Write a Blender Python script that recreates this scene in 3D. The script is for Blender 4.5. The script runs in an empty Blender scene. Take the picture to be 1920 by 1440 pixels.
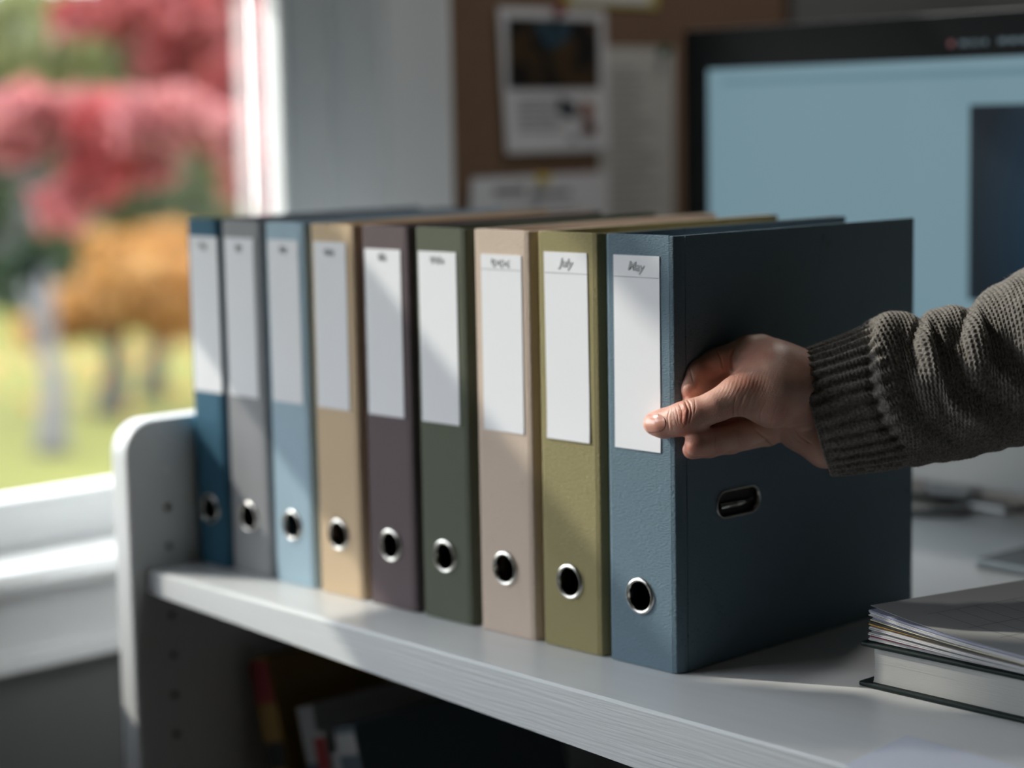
import bpy, bmesh, math, random
import numpy as np
from mathutils import Vector, Matrix, Euler
random.seed(7); rng = np.random.default_rng(11)
PI = math.pi
SC = bpy.context.scene
COL = SC.collection

# ------------------------------------------------------------------ camera, world, sun, exposure
cd = bpy.data.cameras.new('camera'); cam = bpy.data.objects.new('camera', cd); COL.objects.link(cam)
CAM = Vector((0.95954, -1.09161, 0.39850))
cam.location = CAM
cam.rotation_euler = (math.radians(82.77811), math.radians(1.0692), math.radians(45.81331))
cd.sensor_width = 36; cd.lens = 3850.51 / 1920 * 36; cd.clip_start = .05; cd.clip_end = 200
cd.dof.use_dof = True; cd.dof.focus_distance = 1.42; cd.dof.aperture_fstop = 2.6; cd.dof.aperture_blades = 0
SC.camera = cam
SC.view_settings.view_transform = 'Standard'; SC.view_settings.look = 'None'
SC.view_settings.gamma = 1; SC.view_settings.use_curve_mapping = False
SC.view_settings.exposure = 0.0
w = bpy.data.worlds.new('sky'); SC.world = w; w.use_nodes = True
wn = w.node_tree.nodes; wl = w.node_tree.links
bg = wn['Background']; tc = wn.new('ShaderNodeTexCoord'); sx = wn.new('ShaderNodeSeparateXYZ'); rp = wn.new('ShaderNodeValToRGB')
wl.new(tc.outputs['Generated'], sx.inputs[0]); wl.new(sx.outputs['Z'], rp.inputs[0]); wl.new(rp.outputs[0], bg.inputs[0])
rp.color_ramp.elements[0].color = (1.0, 1.0, 1.02, 1); rp.color_ramp.elements[1].color = (.74, .84, 1, 1)
bg.inputs[1].default_value = 7.0
SUN_DIR = Vector((1, .5, -.8)).normalized()
sd = bpy.data.lights.new('sun', 'SUN'); sun = bpy.data.objects.new('sun', sd); COL.objects.link(sun)
sd.energy = 3.7; sd.angle = math.radians(1.2); sd.color = (1, .93, .84)
sun.rotation_euler = SUN_DIR.to_track_quat('-Z', 'Y').to_euler()
for (y0, y1, z0, z1) in ((-2.2, -.74, -.02, 1.05), (-.74, .36, -.02, .56), (-.50, .36, .737, 1.0)):      # daylight portals in the window openings
    pd = bpy.data.lights.new('window_portal', 'AREA'); po = bpy.data.objects.new('window_portal', pd); COL.objects.link(po)
    pd.shape = 'RECTANGLE'; pd.size = z1 - z0; pd.size_y = y1 - y0; pd.cycles.is_portal = True
    po.location = (-.99, (y0 + y1) / 2, (z0 + z1) / 2); po.rotation_euler = (0, -PI / 2, 0)
SC.cycles.use_denoising = True
SC.cycles.max_bounces = 8; SC.cycles.diffuse_bounces = 5; SC.cycles.sample_clamp_indirect = 6
SC.cycles.caustics_reflective = False; SC.cycles.caustics_refractive = False

# ------------------------------------------------------------------ helpers
def srgb(r, g, b): return tuple(((c / 255) / 12.92 if c / 255 <= .04045 else ((c / 255 + .055) / 1.055) ** 2.4) for c in (r, g, b)) + (1,)

MATS = {}
def mat(name, col, rough=.6, metal=0, spec=.5, noise=0, nscale=50, bump=0, bscale=400, bdist=.0005, emit=None, estr=1, sub=0, stretch=(1, 1, 1), coat=0):
    if name in MATS: return MATS[name]
    m = bpy.data.materials.new(name); m.use_nodes = True; MATS[name] = m
    N = m.node_tree.nodes; L = m.node_tree.links; b = N['Principled BSDF']
    c = col if len(col) == 4 else (*col, 1)
    b.inputs['Base Color'].default_value = c
    b.inputs['Roughness'].default_value = rough; b.inputs['Metallic'].default_value = metal
    b.inputs['Specular IOR Level'].default_value = spec; b.inputs['Coat Weight'].default_value = coat
    t = N.new('ShaderNodeTexCoord'); mp = N.new('ShaderNodeMapping'); L.new(t.outputs['Object'], mp.inputs[0]); mp.inputs['Scale'].default_value = stretch
    if noise:
        n = N.new('ShaderNodeTexNoise'); n.inputs['Scale'].default_value = nscale; n.inputs['Detail'].default_value = 4; L.new(mp.outputs[0], n.inputs[0])
        mx = N.new('ShaderNodeMix'); mx.data_type = 'RGBA'; mx.blend_type = 'MIX'
        mx.inputs[6].default_value = tuple(x * (1 - noise) for x in c[:3]) + (1,); mx.inputs[7].default_value = tuple(min(1, x * (1 + noise)) for x in c[:3]) + (1,)
        L.new(n.outputs[0], mx.inputs[0]); L.new(mx.outputs[2], b.inputs['Base Color'])
    if bump:
        n2 = N.new('ShaderNodeTexNoise'); n2.inputs['Scale'].default_value = bscale; n2.inputs['Detail'].default_value = 3; L.new(mp.outputs[0], n2.inputs[0])
        bp = N.new('ShaderNodeBump'); bp.inputs['Strength'].default_value = bump; bp.inputs['Distance'].default_value = bdist
        L.new(n2.outputs[0], bp.inputs['Height']); L.new(bp.outputs[0], b.inputs['Normal'])
    if emit: b.inputs['Emission Color'].default_value = (*emit[:3], 1); b.inputs['Emission Strength'].default_value = estr
    if sub: b.inputs['Subsurface Weight'].default_value = sub; b.inputs['Subsurface Radius'].default_value = (.9, .35, .2); b.inputs['Subsurface Scale'].default_value = .006
    return m

def cloth(name, col, strong=1.0):
    """bookbinding linen: crossed thread relief with irregular slubs"""
    m = bpy.data.materials.new(name); m.use_nodes = True
    N = m.node_tree.nodes; L = m.node_tree.links; b = N['Principled BSDF']
    b.inputs['Roughness'].default_value = .72; b.inputs['Specular IOR Level'].default_value = .15
    t = N.new('ShaderNodeTexCoord')
    hs = []
    for st in ((340, 340, 1350), (1350, 1350, 380)):
        mp = N.new('ShaderNodeMapping'); L.new(t.outputs['Object'], mp.inputs[0]); mp.inputs['Scale'].default_value = st
        n = N.new('ShaderNodeTexNoise'); n.inputs['Scale'].default_value = 1; n.inputs['Detail'].default_value = 2.5; n.inputs['Distortion'].default_value = .08; L.new(mp.outputs[0], n.inputs[0]); hs.append(n)
    ad = N.new('ShaderNodeMath'); ad.operation = 'ADD'; L.new(hs[0].outputs[0], ad.inputs[0])
    ml = N.new('ShaderNodeMath'); ml.operation = 'MULTIPLY'; ml.inputs[1].default_value = .5; L.new(hs[1].outputs[0], ml.inputs[0]); L.new(ml.outputs[0], ad.inputs[1])
    bp = N.new('ShaderNodeBump'); bp.inputs['Strength'].default_value = .8 * strong; bp.inputs['Distance'].default_value = .0012
    L.new(ad.outputs[0], bp.inputs['Height']); L.new(bp.outputs[0], b.inputs['Normal'])
    n3 = N.new('ShaderNodeTexNoise'); n3.inputs['Scale'].default_value = 38; n3.inputs['Detail'].default_value = 5; L.new(t.outputs['Object'], n3.inputs[0])
    s2 = N.new('ShaderNodeMath'); s2.operation = 'ADD'; L.new(n3.outputs[0], s2.inputs[0]); L.new(ad.outputs[0], s2.inputs[1])
    rpp = N.new('ShaderNodeValToRGB'); rpp.color_ramp.elements[0].position = .9; rpp.color_ramp.elements[1].position = 1.75
    rpp.color_ramp.elements[0].color = tuple(c * .74 for c in col[:3]) + (1,); rpp.color_ramp.elements[1].color = tuple(min(1, c * 1.3) for c in col[:3]) + (1,)
    L.new(s2.outputs[0], rpp.inputs[0]); L.new(rpp.outputs[0], b.inputs['Base Color'])
    return m

def painted_wood(name, col, axis_scale, bump, rough=.42):
    m = bpy.data.materials.new(name); m.use_nodes = True; MATS[name] = m
    N = m.node_tree.nodes; L = m.node_tree.links; b = N['Principled BSDF']
    b.inputs['Base Color'].default_value = col; b.inputs['Roughness'].default_value = rough
    t = N.new('ShaderNodeTexCoord'); mp = N.new('ShaderNodeMapping'); L.new(t.outputs['Object'], mp.inputs[0]); mp.inputs['Scale'].default_value = axis_scale
    n = N.new('ShaderNodeTexNoise'); n.inputs['Scale'].default_value = 1; n.inputs['Detail'].default_value = 4; n.inputs['Distortion'].default_value = .5; L.new(mp.outputs[0], n.inputs[0])
    bp = N.new('ShaderNodeBump'); bp.inputs['Strength'].default_value = bump; bp.inputs['Distance'].default_value = .0012
    L.new(n.outputs[0], bp.inputs['Height']); L.new(bp.outputs[0], b.inputs['Normal'])
    mx = N.new('ShaderNodeMix'); mx.data_type = 'RGBA'; mx.inputs[6].default_value = tuple(c * .9 for c in col[:3]) + (1,); mx.inputs[7].default_value = col
    L.new(n.outputs[0], mx.inputs[0]); L.new(mx.outputs[2], b.inputs['Base Color'])
    return m

def mesh_obj(name, V, F, m=None, parent=None, smooth=False):
    me = bpy.data.meshes.new(name); me.from_pydata([tuple(v) for v in V], [], [tuple(f) for f in F]); me.update()
    o = bpy.data.objects.new(name, me); COL.objects.link(o)
    if m: me.materials.append(m)
    if parent: o.parent = parent
    if smooth: me.polygons.foreach_set('use_smooth', [True] * len(me.polygons))
    return o
class MB:
    def __init__(s): s.V = []; s.F = []
    def add(s, V, F):
        k = len(s.V); s.V += [tuple(v) for v in V]; s.F += [tuple(i + k for i in f) for f in F]; return s
    def box(s, x0, x1, y0, y1, z0, z1, rot=None, org=(0, 0, 0)):
        V = [(x, y, z) for z in (z0, z1) for y in (y0, y1) for x in (x0, x1)]
        if rot is not None: V = [tuple(rot @ Vector(v) + Vector(org)) for v in V]
        return s.add(V, [(0, 2, 3, 1), (4, 5, 7, 6), (0, 1, 5, 4), (2, 6, 7, 3), (0, 4, 6, 2), (1, 3, 7, 5)])
    def prism(s, poly, a0, a1, axis='z'):
        """poly: list of 2D points; extruded along axis between a0 and a1"""
        n = len(poly); f = {'z': lambda p, a: (p[0], p[1], a), 'x': lambda p, a: (a, p[0], p[1]), 'y': lambda p, a: (p[0], a, p[1])}[axis]
        V = [f(p, a0) for p in poly] + [f(p, a1) for p in poly]
        return s.add(V, [tuple(range(n - 1, -1, -1)), tuple(range(n, 2 * n))] + [(i, (i + 1) % n, (i + 1) % n + n, i + n) for i in range(n)])
    def tube(s, pts, r, n=10, caps=True):
        pts = [Vector(p) for p in pts]; rings = []; up = Vector((0, 0, 1))
        rr = r if isinstance(r, (list, tuple)) else [r] * len(pts)
        V = []; F = []
        for i, p in enumerate(pts):
            d = (pts[min(i + 1, len(pts) - 1)] - pts[max(i - 1, 0)]).normalized()
            a = d.cross(up if abs(d.z) < .9 else Vector((1, 0, 0))).normalized(); b = d.cross(a)
            V += [p + rr[i] * (a * math.cos(2 * PI * k / n) + b * math.sin(2 * PI * k / n)) for k in range(n)]
        for i in range(len(pts) - 1):
            F += [(i * n + k, i * n + (k + 1) % n, (i + 1) * n + (k + 1) % n, (i + 1) * n + k) for k in range(n)]
        if caps: F += [tuple(range(n - 1, -1, -1)), tuple(range((len(pts) - 1) * n, len(pts) * n))]
        return s.add(V, F)
    def build(s, name, m, parent=None, bevel=0, seg=2, smooth=False):
        o = mesh_obj(name, s.V, s.F, m, parent, smooth)
        bm = bmesh.new(); bm.from_mesh(o.data); bmesh.ops.recalc_face_normals(bm, faces=bm.faces); bm.to_mesh(o.data); bm.free()
        if bevel:
            md = o.modifiers.new('bevel', 'BEVEL'); md.width = bevel; md.segments = seg; md.limit_method = 'ANGLE'; md.angle_limit = .6; md.harden_normals = False
        return o
def lathe(prof, n=40, close=False):
    """profile (radius, height) revolved around local +Y: points (r cos, h, r sin)"""
    V = []; F = []; k = len(prof)
    for j in range(n):
        a = 2 * PI * j / n
        V += [(r * math.cos(a), h, r * math.sin(a)) for r, h in prof]
    for j in range(n):
        for i in range(k - (0 if close else 1)):
            i2 = (i + 1) % k
            F.append((j * k + i, j * k + i2, ((j + 1) % n) * k + i2, ((j + 1) % n) * k + i))
    return V, F
def tag(o, label=None, cat=None, group=None, kind=None):
    if label: o['label'] = label
    if cat: o['category'] = cat
    if group: o['group'] = group
    if kind: o['kind'] = kind
    return o
def empty(name, loc=(0, 0, 0), rz=0):
    o = bpy.data.objects.new(name, None); COL.objects.link(o); o.location = loc; o.rotation_euler = (0, 0, rz); o.empty_display_size = .05
    return o
def struct(o): o['kind'] = 'structure'; return o

# ------------------------------------------------------------------ materials
white_wood = painted_wood('white_painted_wood', (.76, .765, .765, 1), (3, 90, 90), .08, .30)
white_edge = painted_wood('white_wood_edge_grain', (.70, .71, .71, 1), (14, 150, 420), .42, .5)
white_panel = mat('white_panel', (.78, .785, .785), .42, bump=.05, bscale=300)
white_trim = mat('white_trim_paint', (.88, .885, .885), .35)
wall_m = mat('wall_paint', (.17, .175, .175), .85, bump=.1, bscale=200, noise=.08, nscale=8)
chrome = mat('polished_nickel', (.80, .77, .72), .13, 1)
black_in = mat('black_interior', (.006, .006, .007), .6)
paper_m = mat('card_paper', (.80, .80, .83), .8, bump=.25, bscale=1400, bdist=.0003, noise=.02, nscale=900)
sheet_m = mat('office_paper', (.78, .78, .80), .75)

# ------------------------------------------------------------------ setting: room shell
WX = -.9                       # inner face of the window wall
T = .05
def wallbox(mb, y0, y1, z0, z1): mb.box(WX - T, WX, y0, y1, z0, z1)
mb = MB()
wallbox(mb, -2.6, 1.75, -.75, -.06)          # below the windows
wallbox(mb, .5, 1.75, -.06, 1.75)            # right of the window, behind the cork board
wallbox(mb, -2.6, -2.2, -.06, 1.75)
wallbox(mb, -2.2, .5, 1.36, 1.75)
wallbox(mb, -.74, -.62, .56, 1.36)
wallbox(mb, -2.2, -.74, 1.05, 1.36)           # solid wall over the windows, towards the camera
struct(mb.build('wall_left', wall_m))
struct(MB().box(WX - T, 3.2, 1.75, 1.8, -.75, 1.75).build('wall_back', wall_m))
struct(MB().box(3.2, 3.25, -2.65, 1.8, -.75, 1.75).build('wall_right', mat('dark_wall_paint', (.07, .075, .08), .9)))
struct(MB().box(WX - T, 3.2, -2.65, -2.6, -.75, 1.75).build('wall_front', wall_m))
struct(MB().box(WX - T, 3.25, -2.65, 1.8, 1.75, 1.8).build('ceiling', mat('ceiling_paint', (.22, .22, .215), .9)))
struct(MB().box(WX - T, 3.25, -2.65, 1.8, -.80, -.75).build('floor', mat('dark_floor', (.035, .03, .026), .5, noise=.3, nscale=12)))

# window: outer frame, sash, bottom rail, unseen added sun-blocking bars, glass, jamb and sill
win = struct(empty('window_1', (WX, -.9, -.02)))
def wpart(name, mb, m, bevel=.003):
    o = mb.build(name, m, None, bevel); o.parent = win; o.matrix_parent_inverse = Matrix.Translation(win.location).inverted(); return o
mb = MB(); mb.box(-.945, -.885, -2.2, .351, -.06, .024); wpart('bottom_rail', mb, white_trim, .006)
mb = MB(); mb.box(-.917, -.886, .3455, .356, .024, .56); wpart('sash_stile', mb, white_trim, .006)
mb = MB(); mb.box(-.921, -.912, .350, .51, -.02, 1.36); wpart('jamb', mb, white_trim, .004)
mb = MB(); mb.prism([(-.905, .372), (-.905, .380), (-.915, .384), (-.915, .368)], -.02, 1.3); wpart('jamb_bead', mb, white_trim, .001)
mb = MB(); mb.box(-.95, -.90, -.62, .50, .56, .737); mb.box(-.95, -.90, -.62, -.10, .50, .56); wpart('sun_block_bars', mb, white_trim)  # unseen bars, sized to cast the shade band across the spines
mb = MB(); mb.box(-.95, -.91, -.468, .50, .992, 1.022); wpart('sun_block_rail', mb, white_trim)  # unseen bar, placed to shade the last label's top and clear the hand
mb = MB(); mb.box(-.95, -.90, -.62, -.510, .86, 1.36); mb.box(-.95, -.90, -.62, -.481, .737, .86); wpart('sun_block_post', mb, white_trim)  # added unseen post, notched to keep sun off the desk but on the thumb
mb = MB(); mb.box(-.93, -.926, -.50, .364, .737, .992); mb.box(-.93, -.926, -.5, .364, 1.022, 1.36); mb.box(-.93, -.926, -2.2, .332, .02, .56)
g = bpy.data.materials.new('window_glass'); g.use_nodes = True; N = g.node_tree.nodes; L = g.node_tree.links; N.remove(N['Principled BSDF'])
tr = N.new('ShaderNodeBsdfTransparent'); gl = N.new('ShaderNodeBsdfGlossy'); gl.inputs['Roughness'].default_value = .02; fr = N.new('ShaderNodeFresnel'); fr.inputs[0].default_value = 1.25; mx = N.new('ShaderNodeMixShader')
tr.inputs[0].default_value = (.95, .97, .96, 1)
L.new(fr.outputs[0], mx.inputs[0]); L.new(tr.outputs[0], mx.inputs[1]); L.new(gl.outputs[0], mx.inputs[2]); L.new(mx.outputs[0], N['Material Output'].inputs[0])
wpart('pane', mb, g, 0)
# casing between window and cork board, with its side turned to the light
mb = MB(); mb.prism([(-.912, .4345), (-.834, .4365), (-.830, .4395), (-.831, .446), (-.838, .447), (-.838, .453), (-.832, .456), (-.834, .50), (-.831, .548), (-.842, .556), (-.846, .566), (-.912, .57)], -.16, 1.36)
struct(mb.build('trim_1', white_trim, None, .001))
# sill board with stepped apron below
struct(MB().box(-.91, -.757, -2.3, .5, -.036, -.020).build('trim_2', white_trim, None, .005, 3))
mb = MB(); mb.prism([(-.90, -.036), (-.79, -.036), (-.795, -.05), (-.825, -.056), (-.845, -.066), (-.865, -.072), (-.875, -.085), (-.875, -.128), (-.862, -.136), (-.862, -.148), (-.90, -.150)], -2.25, .46, 'y')
struct(mb.build('trim_3', white_trim, None, .001))
# narrow pale translucent strip at the window's right side
def sheer():
    m = bpy.data.materials.new('translucent_white'); m.use_nodes = True; N = m.node_tree.nodes; L = m.node_tree.links; N.remove(N['Principled BSDF'])
    a = N.new('ShaderNodeBsdfTransparent'); d = N.new('ShaderNodeBsdfTranslucent'); d.inputs[0].default_value = (.8, .8, .8, 1); x = N.new('ShaderNodeMixShader'); x.inputs[0].default_value = .22
    L.new(a.outputs[0], x.inputs[1]); L.new(d.outputs[0], x.inputs[2]); L.new(x.outputs[0], N['Material Output'].inputs[0]); return m
V = []; F = []
for i in range(25):
    y = .296 + .048 * i / 24; x = -.9155 + .002 * math.sin(i * 1.6)
    V += [(x, y, .0245), (x, y, .559)]
    if i: F.append((2 * i - 2, 2 * i, 2 * i + 1, 2 * i - 1))
cur = mesh_obj('translucent_strip', V, F, sheer(), None, True)
tag(cur, 'narrow strip of translucent white sheet at the right edge of the window pane', 'curtain')

# ------------------------------------------------------------------ outside: lawn, trees
def ground_mat():
    return mat('lawn_grass', (.115, .110, .030), .95, spec=.05, noise=.45, nscale=1.3)
tag(MB().box(-60, -1.2, -20, 60, -1.2, -1.0).build('lawn', ground_mat()), 'sunlit yellow-green lawn outside the window', 'lawn')['kind'] = 'stuff'
def leaf_mat(name, c1, c2):
    m = bpy.data.materials.new(name); m.use_nodes = True; N = m.node_tree.nodes; L = m.node_tree.links; b = N['Principled BSDF']
    c1 = tuple(.8 * q for q in c1); c2 = tuple(.8 * q for q in c2)
    t = N.new('ShaderNodeTexCoord'); n = N.new('ShaderNodeTexNoise'); n.inputs['Scale'].default_value = 3.2; n.inputs['Detail'].default_value = 3; L.new(t.outputs['Object'], n.inputs[0])
    r = N.new('ShaderNodeValToRGB'); r.color_ramp.elements[0].position = .38; r.color_ramp.elements[1].position = .62
    r.color_ramp.elements[0].color = (*c1, 1); r.color_ramp.elements[1].color = (*c2, 1); L.new(n.outputs[0], r.inputs[0]); L.new(r.outputs[0], b.inputs['Base Color'])
    b.inputs['Roughness'].default_value = .45
    tl = N.new('ShaderNodeBsdfTranslucent'); L.new(r.outputs[0], tl.inputs[0]); mx = N.new('ShaderNodeMixShader'); mx.inputs[0].default_value = .4
    L.new(b.outputs[0], mx.inputs[1]); L.new(tl.outputs[0], mx.inputs[2]); L.new(mx.outputs[0], N['Material Output'].inputs[0])
    return m
bark = mat('grey_brown_bark', (.035, .03, .028), .9, noise=.4, nscale=9, bump=.6, bscale=14, bdist=.03)
bark_pale = mat('pale_grey_bark', (.11, .10, .10), .9, noise=.3, nscale=9, bump=.5, bscale=14, bdist=.03)
def leaves(blobs, n, size):
    """blobs: (centre, radii) ellipsoids; bent diamond leaves scattered mostly in their outer shells"""
    tot = sum(b[1][0] * b[1][1] * b[1][2] for b in blobs) ** 1.0
    P = []
    for c, r in blobs:
        k = max(20, int(n * r[0] * r[1] * r[2] / tot)); d = rng.normal(size=(k, 3)); d /= np.linalg.norm(d, axis=1)[:, None]
        d *= (rng.random(k) ** .45)[:, None]; P.append(np.array(c) + d * np.array(r))
    P = np.vstack(P); k = len(P)
    a = rng.normal(size=(k, 3)); a /= np.linalg.norm(a, axis=1)[:, None]; b = np.cross(a, rng.normal(size=(k, 3))); b /= np.linalg.norm(b, axis=1)[:, None]
    c = np.cross(a, b); s = (size * (.6 + .8 * rng.random(k)))[:, None]
    V = np.stack([P - a * s, P + b * s * .55 + c * s * .2, P + a * s, P - b * s * .55 + c * s * .2], 1).reshape(-1, 3)
    F = (np.arange(k)[:, None] * 4 + np.arange(4)[None]).tolist()
    return V.tolist(), F
def tree(name, label, base, top, r0, blobs, nleaf, lsize, lm, bm=bark, group=None, branches=7):
    t = empty(name, base); tag(t, label, 'tree', group)
    b0 = Vector(base); tp = Vector(top)
    mb = MB(); pts = []; rad = []
    for i in range(9):
        f = i / 8; p = b0.lerp(tp, f) + Vector((.06 * math.sin(f * 7 + b0.x), .06 * math.cos(f * 6 + b0.y), 0)) * (r0 / .1) * f * (1 if i else 0)
        pts.append(p - b0); rad.append(r0 * (1.25 if i == 0 else 1) * (1 - .65 * f))
    mb.tube(pts, rad, 10); mb.build('trunk', bm, t, smooth=True)
    mb = MB()
    for k in range(branches):
        c = Vector(blobs[k % len(blobs)][0]) - b0; s = pts[3 + k % 5]
        mid = s.lerp(c, .5) + Vector((0, 0, .12 * (c - s).length)); mb.tube([s, mid, c], [r0 * .35, r0 * .22, r0 * .08], 6)
    mb.build('branches', bm, t, smooth=True)
    V, F = leaves([(Vector(c) - b0, r) for c, r in blobs], nleaf, lsize)
    f = mesh_obj('foliage', V, F, lm, t); f['kind'] = 'stuff'
    return t
RIGHT = Vector((.69688, .71695, -.01866)); UP = Vector((-.07724, .1009, .99189)); FWD = Vector((-.71302, .68979, -.12569))
def pt(u, v, d):      # a point d metres from the station of the picture, seen at frame position u, v
    return CAM + FWD * d + RIGHT * ((u - 960) / 3850.5 * d) + UP * (-(v - 720) / 3850.5 * d)
red = leaf_mat('red_maple_leaf', (.34, .045, .05), (.46, .13, .12)); pink = leaf_mat('pink_red_leaf', (.42, .06, .06), (.60, .24, .23))
org = leaf_mat('orange_leaf', (.48, .22, .055), (.60, .33, .11)); grn = leaf_mat('green_leaf', (.06, .075, .035), (.13, .14, .065))
yel = leaf_mat('yellow_green_leaf', (.14, .15, .06), (.25, .25, .09)); dkg = leaf_mat('dark_green_leaf', (.03, .05, .022), (.09, .12, .045))
def blob(u, v, d, ru, rv=None, rd=None):
    s = d / 3850.5; return (tuple(pt(u, v, d)), (ru * s * .9, (rd or ru) * s * .9, (rv or ru) * s))
def gbase(u, d): p = pt(u, 700, d); return (p.x, p.y, -1.0)
tree('maple_tree', 'red maple tree whose bright crown fills the upper part of the window', gbase(640, 6.5), tuple(pt(560, -60, 6.5)), .10,
     [blob(400, 40, 6.5, 130, 100), blob(250, 20, 6.6, 110, 55), blob(450, 180, 6.4, 90, 100), blob(140, 35, 6.6, 50, 30), blob(500, 330, 6.5, 90, 60), blob(320, 110, 6.6, 80, 45)], 3000, .05, red)
tree('maple_tree', 'pinkish red maple branch spreading across the middle of the window', gbase(-260, 6.0), tuple(pt(-220, -20, 6.0)), .09,
     [blob(60, 215, 6.0, 105, 42), blob(210, 235, 6.0, 110, 60), blob(340, 225, 6.0, 90, 50), blob(440, 260, 6.1, 80, 45), blob(180, 320, 6.0, 60, 60), blob(110, 395, 6.0, 45, 40), blob(30, 260, 6.0, 60, 45), blob(280, 300, 6.1, 60, 40)], 2600, .05, pink)
tree('small_tree', 'small orange-leaved tree with dark twin trunks on the lawn', gbase(205, 10.2), tuple(pt(215, 560, 10.2)), .075,
     [blob(250, 540, 10.2, 110, 70), blob(130, 590, 10.2, 85, 45), blob(330, 560, 10.2, 90, 75), blob(210, 480, 10.2, 60, 40), blob(70, 625, 10.2, 45, 25)], 3800, .066, org)
tree('small_tree', 'slim dark-stemmed tree just right of the orange one', gbase(285, 10.8), tuple(pt(290, 500, 10.8)), .065,
     [blob(320, 470, 11, 80, 40)], 700, 0.07, org)
tree('birch_tree', 'pale grey thick trunk standing at the far left of the window', gbase(92, 9.0), tuple(pt(85, 560, 9.0)), .07,
     [blob(30, 520, 9.3, 60, 60), blob(90, 470, 9.3, 55, 45)], 600, .075, dkg, bark_pale)
k = 0
for (u, v, ru, rv, lm, d, lab) in ((60, 130, 150, 150, yel, 17, 'yellow-green tree at the upper left of the window'), (230, 180, 120, 120, grn, 18, 'mid green tree behind the red maple'),
        (70, 420, 150, 120, dkg, 19, 'dark green tree low behind the pink branch'), (270, 400, 130, 110, grn, 17.5, 'green tree above the orange tree'),
        (430, 430, 120, 160, yel, 18.5, 'yellow-green tree beside the left binder'), (180, 680, 130, 60, dkg, 20, 'dark hedge-like tree under the orange tree'), (400, 660, 120, 80, grn, 21, 'green bush beyond the left binder'),
        (0, 600, 110, 130, dkg, 21, 'dark green bush at the left edge of the window'), (-150, 300, 160, 250, grn, 22, 'green tree past the left edge of the window'), (560, 250, 120, 250, grn, 22, 'green tree past the right edge of the window')):
    tree('background_tree', lab, gbase(u, d), tuple(pt(u, v - rv * .3, d)), .12, [blob(u, v, d, ru, rv), blob(u - ru * .6, v + rv * .5, d + .4, ru * .6, rv * .5), blob(u + ru * .6, v + rv * .4, d + .4, ru * .6, rv * .5)], 2600, .15, lm, group=None, branches=3)
# far woodland edge closing the view
V = []; F = []
bl = [blob(u, v, 27, 90, 75) for u in range(-420, 800, 110) for v in (60, 190, 320, 450, 570)]
V, F = leaves(bl, 26000, .26)
tag(mesh_obj('woodland', V, F, grn), 'blurred green woodland edge far beyond the lawn', 'woodland', kind='stuff')
V, F = leaves([(( -9.2 + .3 * i, 4.0 + .75 * i, -.93), (2.2, 1.4, .04)) for i in range(8)], 260, .05)
tag(mesh_obj('fallen_leaves', V, F, org), 'fallen rust-coloured leaves scattered on the lawn under the trees', 'leaves', kind='stuff')

# ------------------------------------------------------------------ desk shelf unit
SL = -.0462                                # the front edge runs slightly forward towards the right
def fy(x): return -.0800 + SL * x
desk = empty('shelf_desk', (-.6, .3, -.75)); tag(desk, 'white painted wood desk with open shelf below, carrying the row of binders', 'desk')
def dpart(name, mb, m, bevel=.0015, parent=None, seg=2):
    o = mb.build(name, m, None, bevel, seg); o.parent = parent or desk
    o.matrix_parent_inverse = Matrix.Translation(desk.location).inverted()
    return o
x0, x1 = -.600, 1.25
mb = MB(); mb.prism([(x0, fy(x0) + .002), (x1, fy(x1) + .002), (x1, .98), (x0, .98)], -.020, 0); top = dpart('desktop', mb, white_wood, .0012)
# front lipping with the open grain
V = []; n = 60
for i in range(n + 1):
    x = x0 + (x1 - x0) * i / n; th = .0205 + .0275 * min(1, max(0, (x + .6) / .75)); y = fy(x)
    V += [(x, y + .0025, -.0002), (x, y, -.0016), (x, y, -th), (x, y + .012, -th), (x, y + .012, -.0002)]
F = [(5 * i + a, 5 * i + (a + 1) % 5, 5 * i + 5 + (a + 1) % 5, 5 * i + 5 + a) for i in range(n) for a in range(5)] + [(4, 3, 2, 1, 0), tuple(5 * n + a for a in range(5))]
mb = MB().add(V, F); dpart('front_edge', mb, white_edge, 0)
# end panel with rounded top corner
def rounded_panel(y0, y1, z0, z1, r, xa, xb):
    p = [(y1, z0), (y1, z1)] + [(y0 + r - r * math.sin(a), z1 - r + r * math.cos(a)) for a in np.linspace(0, PI / 2, 14)] + [(y0, z0)]
    return MB().prism(p, xa, xb, 'x')
pan = dpart('side_panel', rounded_panel(-.068, .72, -.73, .137, .030, -.628, -.6005), white_panel, .004, None, 4)
for k, z in enumerate((.0885, .054, .018, -.047, -.085, -.123, -.161, -.2, -.24)):
    V, F = lathe([(.0001, .0004), (.0024, .0004), (.0024, 0), (.0036, 0), (.0036, .0008)] if k else [(.0001, .0022), (.0026, .002), (.0033, .0012), (.0036, 0)], 16)
    V = [(-.6005 + h * .9, -.0265 + a, z + b) for a, h, b in V]
    o = dpart('shelf_pin' if k == 0 else 'pin_hole', MB().add(V, F), white_trim if k == 0 else black_in, 0)
    if k == 0: o['label'] = 'white plug in the topmost hole'
dpart('side_panel', MB().box(1.25, 1.277, -.14, .98, -.73, 0), white_panel, .003)
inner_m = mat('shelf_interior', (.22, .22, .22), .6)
dpart('lower_shelf', MB().box(-.6, 1.25, -.04, .6, -.42, -.395), inner_m)
dpart('back_panel', MB().box(-.6, 1.25, .60, .612, -.42, -.05), mat('dark_back_panel', (.05, .052, .055), .7), 0)
dpart('back_rail', MB().box(-.6, 1.25, .94, .96, -.73, -.02), inner_m)

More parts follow.
